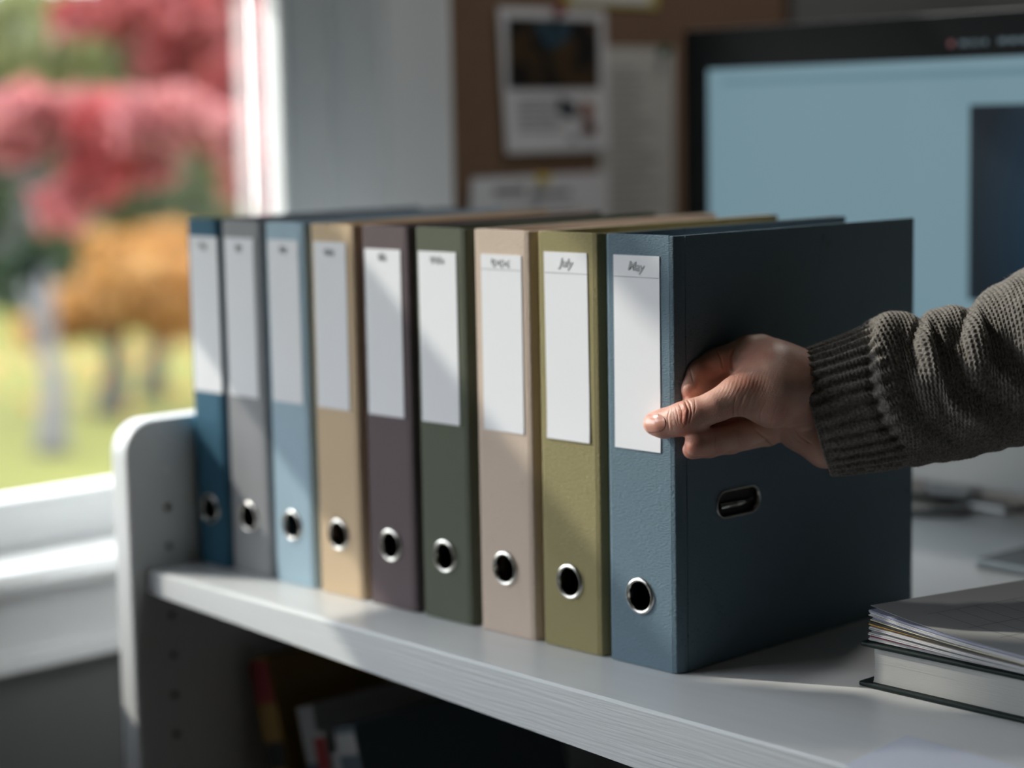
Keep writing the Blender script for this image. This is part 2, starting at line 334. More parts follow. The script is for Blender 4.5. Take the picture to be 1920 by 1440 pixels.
# ------------------------------------------------------------------ binders
H = .318; D = .289
BIND = [  # left, right, colour, depth, label text, description
 (-.5930, -.5445, (.035, .105, .160), .284, '', 'teal-blue lever arch binder at the left end of the row'),
 (-.5398, -.4802, (.240, .242, .250), .284, '', 'mid grey lever arch binder second from the window'),
 (-.4762, -.4184, (.29, .39, .455), .286, '', 'pale sky-blue lever arch binder between grey and tan ones'),
 (-.4135, -.3530, (.50, .375, .245), .286, '', 'tan lever arch binder beside the pale blue one'),
 (-.3463, -.2844, (.105, .080, .085), .288, '', 'dark mauve-brown lever arch binder in the middle of the row'),
 (-.2795, -.2171, (.088, .098, .070), .288, '', 'dark grey-green lever arch binder right of the mauve one'),
 (-.2108, -.1460, (.500, .400, .325), .290, '', 'beige-pink lever arch binder left of the olive one'),
 (-.1407, -.0747, (.245, .212, .105), .288, '', 'olive green lever arch binder next to the slate-blue one'),
 (-.0705, -.0005, (.110, .160, .195), .289, '', 'slate-blue lever arch binder at the right end, held by the hand')]
TXT = [''] * 7 + ['July', 'May']        # the other cards carry only unreadable pen marks
ink = mat('faded_ink', (.36, .37, .38), .8)
ink9 = ink
def flat_text(body, size, m, parent, name='lettering', shear=.25):
    cu = bpy.data.curves.new('t', 'FONT'); cu.body = body; cu.size = size; cu.align_x = 'CENTER'; cu.align_y = 'CENTER'; cu.shear = shear; cu.extrude = .00005; cu.resolution_u = 3
    cu.offset = size * .02
    o = bpy.data.objects.new('t', cu); COL.objects.link(o); bpy.context.view_layer.update()
    me = bpy.data.meshes.new_from_object(o); bpy.data.objects.remove(o)
    me.materials.clear(); me.materials.append(m); r = bpy.data.objects.new(name, me); COL.objects.link(r); r.parent = parent; return r
def holed_plate(x0, x1, z0, z1, cx, cz, r, y0, y1, n=40):
    """rectangular plate in XZ with a round hole, thickness y0..y1"""
    A = sorted([2 * PI * k / n for k in range(n)] + [math.atan2(Z - cz, X - cx) % (2 * PI) for X in (x0, x1) for Z in (z0, z1)]); n = len(A)
    C = [(cx + r * math.cos(a), cz + r * math.sin(a)) for a in A]; O = []
    for a in A:          # matching points on the outline, corners included
        dx, dz = math.cos(a), math.sin(a)
        t = min([((x1 - cx) / dx) if dx > 1e-9 else 1e9, ((x0 - cx) / dx) if dx < -1e-9 else 1e9, ((z1 - cz) / dz) if dz > 1e-9 else 1e9, ((z0 - cz) / dz) if dz < -1e-9 else 1e9])
        O.append((cx + dx * t, cz + dz * t))
    V = [(a, y0, b) for a, b in C] + [(a, y0, b) for a, b in O] + [(a, y1, b) for a, b in C] + [(a, y1, b) for a, b in O]
    F = []
    for k in range(n):
        j = (k + 1) % n
        F += [(k, j, n + j, n + k), (2 * n + k, 3 * n + k, 3 * n + j, 2 * n + j), (k, 2 * n + k, 2 * n + j, j), (n + k, n + j, 3 * n + j, 3 * n + k)]
    return V, F
for bi, (xl, xr, colr, dep, _, lab) in enumerate(BIND):
    W = xr - xl; cm = cloth('linen_%d' % bi, (*colr, 1), 1.0 if bi > 5 else .8)
    b = empty('lever_arch_binder', ((xl + xr) / 2, 0, 0)); tag(b, lab, 'binder', 'lever arch binders in a row on the desk')
    hw = W / 2; t = .0028; c = .0062
    # spine: flat face with finger hole, soft folded corners
    V, F = holed_plate(-hw + c, hw - c, .0005, H, -hw + W / 2 - .002, .053, .0118, 0, t)
    m2 = MB().add(V, F)
    sp = m2.build('spine', cm, b, .0004, 2)
    for s in (-1, 1):     # hinge corners
        p = [(s * (hw - c), 0), (s * (hw - c * .45), .0007), (s * (hw - .0012), c * .55), (s * hw, c), (s * hw, c + .004), (s * (hw - t), c + .004), (s * (hw - t), c), (s * (hw - c), t)]
        MB().prism(p, .0005, H - .0003, 'z').build('hinge', cm, b, .0006, 2)
    for s, nm in ((1, 'front_cover'), (-1, 'back_cover')):
        mbc = MB().box(min(s * hw, s * (hw - t)), max(s * hw, s * (hw - t)), c + .0045, dep, .0005, H - .0003); mbc.build(nm, cm, b, .0007, 2)
    # paper block inside, kept clear of the covers
    MB().box(-hw + .006, hw - .012, .075, dep - .012, .012, .300).build('paper_block', sheet_m, b, .001)
    MB().box(-hw + .004, hw - .004, .028, .030, .004, .300).build('unlit_backing', black_in, b)  # black sheet added for the unlit dark behind the finger hole
    # metal ring round the finger hole
    V, F = lathe([(.0108, .004), (.0108, -.0006), (.0112, -.0014), (.0121, -.0018), (.0132, -.0013), (.0138, -.0003), (.0138, .0002), (.0118, .0004), (.0118, .004)], 48)
    V = [(a - .002, h, q + .053) for a, h, q in V]
    MB().add(V, F).build('finger_ring', chrome, b, smooth=True)
    MB().box(-.0075, -.0055, .020, .0215, .03, .08).build('lever_rod', mat('dark_steel', (.25, .25, .26), .3, 1), b)
    # white spine card
    off = 0
    lx0, lx1 = -hw + (.0100 if bi > 5 else .0060), -hw + (.0100 if bi > 5 else .0060) + (.0448 if bi > 3 else .0425)
    lz0, lz1 = .1615, .303 + (-.004 if bi in (4, 5, 6) else 0)
    lc = empty('tmp'); COL.objects.unlink(lc); bpy.data.objects.remove(lc)
    n = 12; V = []; F = []
    tl = rng.normal() * .0006
    for i in range(n + 1):       # faint curl of the card
        z = lz0 + (lz1 - lz0) * i / n; yy = -.00045 - .0006 * max(0, 1 - i / 3) ** 2 * (1 if bi == 7 else .3)
        V += [(lx0 + tl * i / n, yy, z), (lx1 + tl * i / n, yy - .0002, z), (lx1 + tl * i / n, -.00003, z), (lx0 + tl * i / n, -.00003, z)]
    for i in range(n): F += [(4 * i + a, 4 * i + (a + 1) % 4, 4 * i + 4 + (a + 1) % 4, 4 * i + 4 + a) for a in range(4)]
    F += [(3, 2, 1, 0), tuple(4 * n + a for a in range(4))]
    card = MB().add(V, F).build('label_card', paper_m, b)
    lm_ = (lx0 + lx1) / 2
    if bi > 5:
        MB().box(lx0 + .0003, lx1 - .0003, -.00072, -.0005, .2871, .2876).build('ruled_line', ink, card)
    if TXT[bi]:
        tx = flat_text(TXT[bi], .0095, ink, card); tx.location = (lm_, -.00075, .2948); tx.rotation_euler = (PI / 2, .06, 0)
    else:
        zt = .2948 + (-.002 if bi in (4, 5, 6) else 0); wd = (.008, .008, .010, .013, .010, .017, .021)[bi]; mbt = MB(); q_ = 40
        pts = [(lm_ - wd / 2 + wd * k / q_ + .0012 * math.sin(k * 1.25), zt + (.0024 + .0012 * math.sin(k * .37 + bi)) * math.sin(k * .83 + bi) - .0012 * k / q_) for k in range(q_ + 1)]
        for (ax_, az_), (bx_, bz_) in zip(pts[:-1], pts[1:]):
            dx_, dz_ = bx_ - ax_, bz_ - az_; l_ = math.hypot(dx_, dz_) + 1e-9; nx2, nz2 = -dz_ / l_ * .0005, dx_ / l_ * .0005
            mbt.add([(ax_ - nx2, -.00075, az_ - nz2), (bx_ - nx2, -.00075, bz_ - nz2), (bx_ + nx2, -.00075, bz_ + nz2), (ax_ + nx2, -.00075, az_ + nz2)], [(0, 1, 2, 3)])
        mbt.build('handwriting', ink, card)
    if bi == 8:     # oblong metal slot in the side of the held binder
        prof = []
        L2, R2 = .0145, .0105
        def stad(r, x, ex=0):
            pts = []
            for k in range(24):
                a = PI / 2 + PI * k / 23; pts.append((x, .0675 - L2 + r * math.cos(a), .118 + r * math.sin(a)))
            for k in range(24):
                a = -PI / 2 + PI * k / 23; pts.append((x, .0675 + L2 + r * math.cos(a), .118 + r * math.sin(a)))
            return pts
        cov = [o for o in b.children if o.name.startswith('front_cover')][0]
        cut = MB().add([(hw - .01, y, z) for _, y, z in stad(.0098, 0)] + [(hw + .01, y, z) for _, y, z in stad(.0098, 0)],
                       [tuple(range(47, -1, -1)), tuple(range(48, 96))] + [(q, (q + 1) % 48, (q + 1) % 48 + 48, q + 48) for q in range(48)]).build('cutter', black_in, b)
        bo = cov.modifiers.new('slot', 'BOOLEAN'); bo.object = cut; bo.solver = 'EXACT'; cov.modifiers.move(1, 0); bpy.context.view_layer.update()
        cov.modifiers.remove(cov.modifiers['bevel'])
        me_ = bpy.data.meshes.new_from_object(cov.evaluated_get(bpy.context.evaluated_depsgraph_get())); cov.modifiers.clear(); cov.data = me_; bpy.data.objects.remove(cut)
        prof = [(.0108, .00005), (.0107, .0008), (.0101, .0012), (.0095, .0009), (.0091, .0001), (.0087, -.0012), (.0083, -.0026), (.0080, -.0034)]
        rings = [[(hw + x, y, z) for _, y, z in stad(r_, 0)] for r_, x in prof]
        V = [p for r in rings for p in r]; F = [(48 * i + k, 48 * i + (k + 1) % 48, 48 * i + 48 + (k + 1) % 48, 48 * i + 48 + k) for i in range(len(rings) - 1) for k in range(48)]
        MB().add(V, F).build('slot_rim', mat('slot_chrome', (.42, .42, .41), .10, 1), b, smooth=True)
        MB().box(hw - .0058, hw - .0036, .0675 - .03, .0675 + .03, .105, .131).build('slot_opening', black_in, b)
        MB().tube([(hw - .0022, .050, .1165), (hw - .0012, .0675, .1165), (hw - .0022, .086, .1165)], .0022, 10).build('lock_bar', mat('slot_chrome', (.42, .42, .41), .10, 1), b, smooth=True)

# ------------------------------------------------------------------ lower shelf books
SH = -.395
def book(name, lab, xb, w, h, d, y, ang, cover, spine_bands=(), m_pages=sheet_m, grp='books leaning on the lower shelf'):
    b = empty(name, (xb, y, SH)); tag(b, lab, 'book', grp); R = Euler((0, -ang, 0)).to_matrix()
    b.rotation_euler = (0, -ang, 0)
    MB().box(0, .0025, .002, d, 0, h).build('cover', cover, b, .0006); MB().box(w - .0025, w, .002, d, 0, h).build('cover', cover, b, .0006)
    MB().box(.0026, w - .0026, .004, d - .004, .004, h - .004).build('pages', m_pages, b)
    MB().box(0, w, 0, .0035, 0, h).build('spine', cover, b, .001)
    for (z0, z1, m) in spine_bands: MB().box(.0004, w - .0004, -.0005, -.0001, z0, z1).build('spine_band', m, b)
    return b
yc = mat('ochre_cover', (.22, .13, .03), .6); rc = mat('crimson_cover', (.20, .02, .02), .6); wc = mat('white_cover', (.3, .3, .29), .6)
nb = mat('navy_cover', (.03, .05, .08), .6); bc = mat('slate_cover', (.06, .085, .10), .55); gc = mat('grey_brown_cover', (.2, .17, .15), .6)
A = math.radians(15)
dk = mat('dark_print', (.02, .02, .02), .6)
book('book', 'tall ochre book with crimson spine top, leaning beside the shelf side panel', -.503, .030, .305, .22, .045, A, yc, ((.262, .302, rc), (.20, .225, dk), (.13, .165, dk)))
book('book', 'white-spined book with navy band, leaning right of the ochre book', -.448, .024, .268, .23, .05, A, wc, ((.190, .215, nb),))
book('book', 'short pale book with crimson top on its spine, between the white and slate books', -.423, .018, .250, .23, .045, A, wc, ((.215, .246, rc), (.05, .2, gc)))
book('book', 'slim pale grey book leaning in front of the slate volume', -.4045, .014, .235, .2, .048, A, wc, ())
book('book', 'large slate-blue book whose cover faces right on the lower shelf', -.389, .030, .262, .25, .045, A, bc, ((.236, .256, wc),))

# ------------------------------------------------------------------ cork board and papers
def cork_mat():
    m = mat('cork', (.20, .118, .072), .9, noise=.35, nscale=120, bump=.4, bscale=260, bdist=.001); return m
cb = empty('cork_board', (-.9, .95, .6)); tag(cb, 'brown cork notice board on the wall between window and monitor', 'notice board')
def rel(o, root): o.parent = root; o.matrix_parent_inverse = Matrix.Translation(root.location).inverted(); return o
rel(MB().box(-.898, -.889, .600, 1.250, .10, 1.1).build('cork_panel', cork_mat(), None, .001), cb)
rel(MB().box(-.898, -.884, 1.250, 1.262, .09, 1.11).build('frame', mat('dark_board_frame', (.05, .04, .035), .6), None, .001), cb)
PX = -.8885
txt_m = mat('grey_print', (.24, .24, .25), .8)
def wall_paper(lab, y0, y1, z0, z1, lines=(), m=sheet_m, skew=0, dx=0, curl=0):
    p = empty('paper_sheet', (PX + dx, (y0 + y1) / 2, z1)); tag(p, lab, 'paper', 'papers pinned on the cork board')
    V = []; F = []; n = 10
    for i in range(n + 1):
        f = i / n; z = (z0 - z1) * f; s = skew * f; xx = curl * f * f
        V += [(xx, (y0 - y1) / 2 + s, z), (xx, (y1 - y0) / 2 + s * .5, z), (xx + .0004, (y1 - y0) / 2 + s * .5, z), (xx + .0004, (y0 - y1) / 2 + s, z)]
    for i in range(n): F += [(4 * i + a, 4 * i + (a + 1) % 4, 4 * i + 4 + (a + 1) % 4, 4 * i + 4 + a) for a in range(4)]
    F += [(3, 2, 1, 0), tuple(4 * n + a for a in range(4))]
    MB().add(V, F).build('sheet', m, p)
    if lines:
        mb = MB()
        for (a0, a1, q0, q1) in lines:
            f = (q0 / (z0 - z1)) if z0 != z1 else 0; mb.box(.0006 + curl * f * f, .0008 + curl * f * f, a0, a1, q0, q1)
        mb.build('printed_text', txt_m, p)
    return p
def pin(y, z, m, lab, x=PX + .002):
    V, F = lathe([(.0001, .012), (.004, .0118), (.0052, .010), (.0035, .007), (.0032, .004), (.0055, .0015), (.0058, 0), (.0001, 0)], 18)
    V = [(x + h, y + a * 1.15, z + q * 1.15) for a, h, q in V]
    tag(MB().add(V, F).build('push_pin', m, None, smooth=True), lab, 'pin', 'push pins')
tl = [(-.066, -.066 + random.uniform(.06, .1), -.112 - .0075 * i - .0028, -.112 - .0075 * i) for i in range(6)]
p1 = wall_paper('printed sheet with a dark landscape photo and text, pinned top left', .6805, .8715, .362, .5415, tl + [(.025, .04, -.160, -.168)], skew=.010, dx=.004)
def photo_mat():
    m = bpy.data.materials.new('landscape_print'); m.use_nodes = True; N = m.node_tree.nodes; L = m.node_tree.links; b = N['Principled BSDF']
    t = N.new('ShaderNodeTexCoord'); n = N.new('ShaderNodeTexNoise'); n.inputs['Scale'].default_value = 26; L.new(t.outputs['Object'], n.inputs[0])
    s = N.new('ShaderNodeSeparateXYZ'); L.new(t.outputs['Object'], s.inputs[0]); r = N.new('ShaderNodeValToRGB'); r.color_ramp.elements[0].position = .42; r.color_ramp.elements[1].position = .62
    r.color_ramp.elements[0].color = (.012, .011, .011, 1); r.color_ramp.elements[1].color = (.075, .045, .02, 1); L.new(n.outputs[0], r.inputs[0]); L.new(r.outputs[0], b.inputs['Base Color']); b.inputs['Roughness'].default_value = .3; return m
MB().box(.0007, .0010, -.081, .083, -.100, -.013).build('printed_photo', photo_mat(), p1)
V = [(.0012, -.035, -.016), (.0012, .030, -.016), (.0012, .028, -.035), (.0012, .010, -.046), (.0012, -.010, -.050), (.0012, -.022, -.038)]
mesh_obj('photo_sky', V, [(0, 1, 2, 3, 4, 5)], mat('photo_sky', (.03, .075, .11), .5), p1)
rot = Euler((math.radians(-18), 0, 0)).to_matrix()
MB().box(0, .0003, -.017, .017, -.010, .010, rot, (.0016, .022, -.124)).build('printed_photo', mat('dark_blue_print', (.04, .05, .06), .5), p1)
MB().box(0, .0003, -.011, .011, -.008, .010, rot, (.0019, .058, -.128)).build('printed_photo', mat('rust_print', (.28, .09, .03), .5), p1)
MB().box(0, .0003, -.013, .010, -.008, .008, rot, (.0027, .063, -.150)).build('printed_photo', mat('dark_red_print', (.12, .03, .015), .5), p1)
tl = [(-.055, -.055 + random.uniform(.05, .1), -.03 - .0105 * i - .003, -.03 - .0105 * i) for i in range(19)]
wall_paper('long typed sheet with rows of text, held by a green pin', .862, 1.008, .262, .4955, tl, skew=-.004, dx=.0015, m=mat('cream_paper', (.6, .59, .55), .8))
tl = [(-.085, -.03, -.024, -.014), (-.02, .05, -.028, -.020)] + [(-.085, .06, -.04 - .01 * i - .0025, -.04 - .01 * i) for i in range(4)]
wall_paper('white handwritten sheet low on the board, held by a yellow pin', .628, .8725, .19, .334, tl, skew=-.012, dx=.006, curl=.002)
p4 = wall_paper('white note with yellow lower border at the top of the board', .800, .975, .547, .63, (), m=mat('yellow_note', (.62, .55, .12), .7), dx=.001)
MB().box(.0008, .0012, -.075, .075, -.078, -.004).build('note_face', sheet_m, p4)
pin(.783, .5385, mat('red_pin', (.35, .02, .04), .3), 'red push pin on the photo sheet', PX + .006)
pin(.984, .4905, mat('green_pin', (.01, .14, .09), .3), 'green push pin on the long typed sheet')
pin(.7456, .3292, mat('yellow_pin', (.75, .55, .03), .3), 'yellow push pin on the handwritten sheet', PX + .008)

# ------------------------------------------------------------------ monitor
mo = empty('monitor', (-.590, .690, 0), math.radians(-3.2)); tag(mo, 'large desktop monitor with black bezel and pale blue screen behind the binders', 'monitor')
alu = mat('brushed_aluminium', (.60, .62, .63), .38, .6); bez = mat('black_glass_bezel', (.008, .009, .010), .25, spec=.03)
MW = .70
MB().box(0, MW, .0, .022, .025, .500).build('casing', alu, mo, .004, 3)
MB().box(.001, MW - .001, -.0025, 0, .115, .499).build('bezel', bez, mo, .0006)
MB().box(.003, MW - .001, -.0022, 0, .0255, .1145).build('chin', alu, mo, .0006)
scr = mat('lit_screen', (.01, .01, .01), .3, spec=.05, emit=(.165, .270, .320), estr=.95)
MB().box(.038, MW - .038, -.0032, -.0026, .135, .4545).build('screen', scr, mo)
MB().box(.06, MW - .05, -.0036, -.0033, .4365, .4425).build('toolbar', mat('toolbar_row', (.01, .01, .01), .3, spec=.05, emit=(.11, .20, .24), estr=1), mo)
MB().box(.395, MW - .06, -.0040, -.0034, .215, .4085).build('dark_window', mat('dark_picture', (.004, .008, .012), .4, spec=.1, emit=(.003, .012, .022), estr=1), mo, .0002)
gm = MATS['dark_picture']; N = gm.node_tree.nodes; L = gm.node_tree.links; t = N.new('ShaderNodeTexCoord'); mp = N.new('ShaderNodeMapping'); mp.inputs['Location'].default_value = (-3.2, 0, -1.6); mp.inputs['Scale'].default_value = (5.5, 0, 5.2); gr = N.new('ShaderNodeTexGradient'); gr.gradient_type = 'SPHERICAL'; rr = N.new('ShaderNodeValToRGB')
rr.color_ramp.elements[0].color = (.002, .005, .009, 1); rr.color_ramp.elements[1].color = (.003, .035, .075, 1)      # the dark picture on the screen glows blue at its middle
L.new(t.outputs['Object'], mp.inputs[0]); L.new(mp.outputs[0], gr.inputs[0]); L.new(gr.outputs[0], rr.inputs[0]); L.new(rr.outputs[0], N['Principled BSDF'].inputs['Emission Color'])
V, F = lathe([(.0001, -.0034), (.0028, -.0034), (.0030, -.0030)], 18); V = [(a + .371, h, q + .4695) for a, h, q in V]
MB().add(V, F).build('status_light', mat('red_status', (.05, .01, .01), .3, emit=(.12, .02, .03), estr=1), mo)
mb = MB()
for i, wd in enumerate((.006, .003, .004, .003, .005)): mb.box(.382 + i * .0068, .382 + i * .0068 + wd, -.0034, -.0031, .4672, .4715)
for i in range(5): mb.box(.428 + i * .012, .437 + i * .012, -.0034, -.0031, .4675, .4720)
mb.build('status_text', mat('status_text', (.02, .03, .04), .3, emit=(.03, .06, .08), estr=1), mo)
MB().box(MW / 2 - .03, MW / 2 + .03, .022, .034, .02, .22).build('stand_neck', alu, mo, .003)
MB().box(MW / 2 - .09, MW / 2 + .09, .0, .16, .0004, .008).build('stand_base', alu, mo, .003)
MB().box(MW / 2 - .03, MW / 2 + .03, .025, .05, .007, .05).build('stand_foot', alu, mo, .003)

# cables and tablet behind the binders
cab = mat('black_rubber', (.008, .008, .009), .5)
def smoothline(P, n=8):
    P = [Vector(p) for p in P]; out = []
    for i in range(len(P) - 1):
        a, b_, c_, d = P[max(i - 1, 0)], P[i], P[i + 1], P[min(i + 2, len(P) - 1)]
        for k in range(n):
            t_ = k / n; out.append(.5 * ((2 * b_) + (c_ - a) * t_ + (2 * a - 5 * b_ + 4 * c_ - d) * t_ ** 2 + (3 * b_ - a - 3 * c_ + d) * t_ ** 3))
    return out + [P[-1]]
tag(MB().tube(smoothline([(-.33, .56, .0035), (-.24, .605, .0035), (-.205, .617, .0035), (-.182, .640, .0035), (-.205, .685, .0035), (-.235, .74, .0035), (-.25, .82, .0035)]), .0034, 8).build('cable', cab, None, smooth=True), 'black cable curling on the desk under the monitor', 'cable')
tag(MB().tube(smoothline([(-.40, .60, .0045), (-.30, .645, .0045), (-.213, .667, .0085), (-.12, .70, .0045), (.0, .74, .0045), (.2, .8, .0045)]), .0042, 8).build('cable', cab, None, smooth=True), 'thicker black cable running along the desk in front of the monitor', 'cable')
tb = empty('tablet', (-.042, .445, 0), math.radians(-3)); tag(tb, 'silver-edged dark tablet lying flat on the desk behind the papers', 'tablet')
MB().box(0, .25, 0, .17, .0004, .0075).build('body', mat('silver_shell', (.62, .68, .70), .3, .5), tb, .002, 3)
MB().box(.001, .249, .002, .168, .0076, .0082).build('glass', mat('tablet_glass', (.012, .014, .016), .3), tb, .0003)

# ------------------------------------------------------------------ book and paper stack, bottom right
hb = empty('hardcover_book', (.112, .063, 0), math.radians(-1.5)); tag(hb, 'thick dark green hardcover book lying flat under the papers', 'book')
grn_c = mat('dark_green_cover', (.006, .013, .012), .38, spec=.12, bump=.3, bscale=900, bdist=.0003)
MB().box(0, .30, 0, .21, .0004, .0040).build('cover', grn_c, hb, .0014, 3); MB().box(.001, .30, .0005, .21, .0290, .0326).build('cover', grn_c, hb, .0014, 3)
mb = MB(); k = 44
for i in range(k):
    z = .0042 + .0246 * i / k; o_ = random.uniform(0, .0004) + .0008 * math.sin(i / k * PI); mb.box(.0105 + o_, .292, .0035 + o_ * .7, .205, z, z + .0246 / k * .8)
pg = mb.build('pages', mat('cream_pages', (.40, .40, .39), .8), hb); pg['kind'] = 'stuff'
cols = {'w': mat('pile_paper', (.50, .50, .51), .8), 'g': mat('grey_paper', (.32, .32, .33), .8), 'm': mat('maroon_edge', (.20, .008, .035), .6), 'y': mat('yellow_edge', (.55, .33, .03), .6),
        'k': mat('black_edge', (.02, .02, .022), .6), 'l': mat('lilac_paper', (.30, .32, .42), .8), 'r': mat('dark_red_edge', (.16, .01, .015), .6), 'c': mat('cream_edge', (.55, .52, .38), .7)}
z = .0330
PILE = [('booklet', 'w', .0022, 'white booklet lying directly on the dark hardcover', -2), ('sheet', 'm', .0006, 'maroon-edged folder sheet low in the paper pile', -4), ('booklet', 'w', .0018, 'white booklet above the maroon edge', -6),
        ('booklet', 'g', .0014, 'grey-edged booklet in the middle of the pile', -3), ('booklet', 'w', .0016, 'white booklet under the dark red sheet', -8), ('sheet', 'r', .0008, 'dark red sheet in the paper pile', -5),
        ('sheet', 'y', .0007, 'thin yellow sheet in the paper pile', -6), ('sheet', 'k', .0010, 'black folder between the yellow and cream sheets', -8), ('sheet', 'c', .0008, 'cream sheet above the black folder', -10),
        ('booklet', 'l', .0018, 'lilac-tinted booklet of loose sheets', -9), ('booklet', 'w', .0018, 'white paper bundle near the top of the pile', -12), ('booklet', 'l', .0016, 'bluish paper bundle under the ruled sheet', -11)]
def slab_curl(nx, ny, sx_, sy_, th, lift, curlx):
    V = []; F = []
    for layer in (0, 1):
        for j in range(ny + 1):
            for i in range(nx + 1):
                fx, fy_ = i / nx, j / ny; zz = lift * max(0, 1 - fx * curlx) ** 2 * (1 - .35 * fy_)
                V.append((fx * sx_, fy_ * sy_, zz + layer * th))
    q = (nx + 1) * (ny + 1)
    for j in range(ny):
        for i in range(nx):
            a = j * (nx + 1) + i; F += [(a, a + nx + 1, a + nx + 2, a + 1), (q + a, q + a + 1, q + a + nx + 2, q + a + nx + 1)]
    for i in range(nx): a = i; F.append((a, a + 1, q + a + 1, q + a)); a = ny * (nx + 1) + i; F.append((a, q + a, q + a + 1, a + 1))
    for j in range(ny): a = j * (nx + 1); F.append((a, q + a, q + a + nx + 1, a + nx + 1)); a = j * (nx + 1) + nx; F.append((a, a + nx + 1, q + a + nx + 1, q + a))
    return V, F
for i, (kind, c_, th, lab, ang) in enumerate(PILE):
    f = i / len(PILE); xo = .118 + rng.uniform(-.0015, .0015) - .003 * f; yo = .068 + rng.uniform(-.001, .001) + .005 * f
    o = empty('paper_booklet' if kind == 'booklet' else 'folder_sheet', (xo, yo, z), math.radians(ang)); tag(o, lab, 'booklet' if kind == 'booklet' else 'paper', 'papers piled on the hardcover book')
    ns = max(1, int(th / .00042)); lift = .0004 + .003 * f
    for s in range(ns):
        V, F = slab_curl(10, 3, .26, .185, th / ns * .72, lift * (1 + s * .06), 2.6)
        ox, oy = rng.uniform(-.0009, .0009), rng.uniform(-.0008, .0008)
        V = [(a + ox, b_ + oy, c2 + s * th / ns) for a, b_, c2 in V]
        MB().add(V, F).build('leaf', cols[c_], o)
    z += th + .00012
o = empty('ruled_sheet', (.1125, .0765, z + .0002), math.radians(-13)); tag(o, 'top sheet of the pile, white with a thin ruled grid, corner curling up', 'paper', 'papers piled on the hardcover book')
V, F = slab_curl(24, 6, .27, .19, .0002, .0050, 2.4); MB().add(V, F).build('sheet', mat('shade_toned_ruled_paper', (.32, .32, .32), .8), o, smooth=False)  # white sheet toned down in colour for the shade it lies in
mb = MB()
def zz_(x, y): return .0050 * max(0, 1 - x / .27 * 2.4) ** 2 * (1 - .35 * y / .19) + .0003
for gy in (.03, .048, .066, .084, .102, .12, .138, .156):
    for i in range(20):
        a, b_ = .035 + .011 * i, .035 + .011 * (i + 1); mb.add([(a, gy - .0002, zz_(a, gy)), (b_, gy - .0002, zz_(b_, gy)), (b_, gy + .0002, zz_(b_, gy)), (a, gy + .0002, zz_(a, gy))], [(0, 1, 2, 3)])
for gx in (.035, .075, .105, .135, .175, .215):
    for j in range(8):
        a, b_ = .022 + .0185 * j, .022 + .0185 * (j + 1); mb.add([(gx - .0002, a, zz_(gx, a)), (gx + .0002, a, zz_(gx, a)), (gx + .0002, b_, zz_(gx, b_)), (gx - .0002, b_, zz_(gx, b_))], [(0, 1, 2, 3)])
mb.build('grid_lines', mat('thin_ink', (.04, .04, .045), .8), o)
# loose sheet at the front right
V = [(.206, -.013, .0004), (.215, -.092, .0004), (.39, -.11, .0004), (.40, -.03, .0004)]; V += [(a, b_, .0007) for a, b_, _ in V]
tag(MB().add(V, [(3, 2, 1, 0), (4, 5, 6, 7), (0, 1, 5, 4), (1, 2, 6, 5), (2, 3, 7, 6), (3, 0, 4, 7)]).build('paper_sheet', mat('bluish_paper', (.66, .69, .78), .7)), 'loose bluish-white sheet lying at the front edge of the desk', 'paper')

# unseen fill lamp added under the ceiling to brighten the cork wall
dl = bpy.data.lights.new('added_cork_fill', 'AREA'); do = bpy.data.objects.new('added_cork_fill', dl); COL.objects.link(do)
dl.shape = 'DISK'; dl.size = .14; dl.energy = 7.5; dl.color = (1, .96, .92); do.location = (-.35, 1.15, 1.74)
#PERSON

# ------------------------------------------------------------------ person: right hand and forearm in a grey knit sleeve
# hand frame: origin at the binder's front right edge, a = to the right, b = up, c = away
HO = CAM + FWD * 1.4634
def L_(u, v, c):      # frame position (1920 x 1440) and distance offset -> local metres
    d = 1.4634 + c; return np.array([(u - 960) / 3850.5 * d, -(v - 720) / 3850.5 * d, c])
def to_world(P): P = np.asarray(P); return np.outer(P[:, 0], RIGHT) + np.outer(P[:, 1], UP) + np.outer(P[:, 2], FWD) + np.array(HO)
h = .0009
lo = np.array([.078, -.062, -.048]); hi = np.array([.300, .046, .078])
ng = np.ceil((hi - lo) / h).astype(int)
GX = [(lo[i] + h * np.arange(ng[i])).astype(np.float32) for i in range(3)]
def cone_chain(pts, k, pad=.02, squash=None):
    """field of a chain of tapered round segments, smooth-joined; outside its box the value stays large"""
    out = np.full(ng, .05, np.float32)
    for (a, ra), (b, rb) in zip(pts[:-1], pts[1:]):
        a = np.asarray(a, np.float32); b = np.asarray(b, np.float32); m = max(ra, rb) + pad
        i0 = [max(0, int((min(a[j], b[j]) - m - lo[j]) / h)) for j in range(3)]; i1 = [min(ng[j], int((max(a[j], b[j]) + m - lo[j]) / h) + 1) for j in range(3)]
        if any(i1[j] <= i0[j] for j in range(3)): continue
        X = GX[0][i0[0]:i1[0], None, None] - a[0]; Y = GX[1][None, i0[1]:i1[1], None] - a[1]; Z = GX[2][None, None, i0[2]:i1[2]] - a[2]
        d = b - a; dd = float(d @ d) + 1e-12
        t = np.clip((X * d[0] + Y * d[1] + Z * d[2]) / dd, 0, 1)
        f = np.sqrt((X - t * d[0]) ** 2 + (Y - t * d[1]) ** 2 + (Z - t * d[2]) ** 2) - (ra + (rb - ra) * t)
        s = (slice(i0[0], i1[0]), slice(i0[1], i1[1]), slice(i0[2], i1[2]))
        out[s] = smin(out[s], f, k)
    return out
def smin(a, b, k):
    hh = np.maximum(k - np.abs(a - b), 0) / k
    return np.minimum(a, b) - hh * hh * k * .25
def smax(a, b, k): return -smin(-a, -b, k)
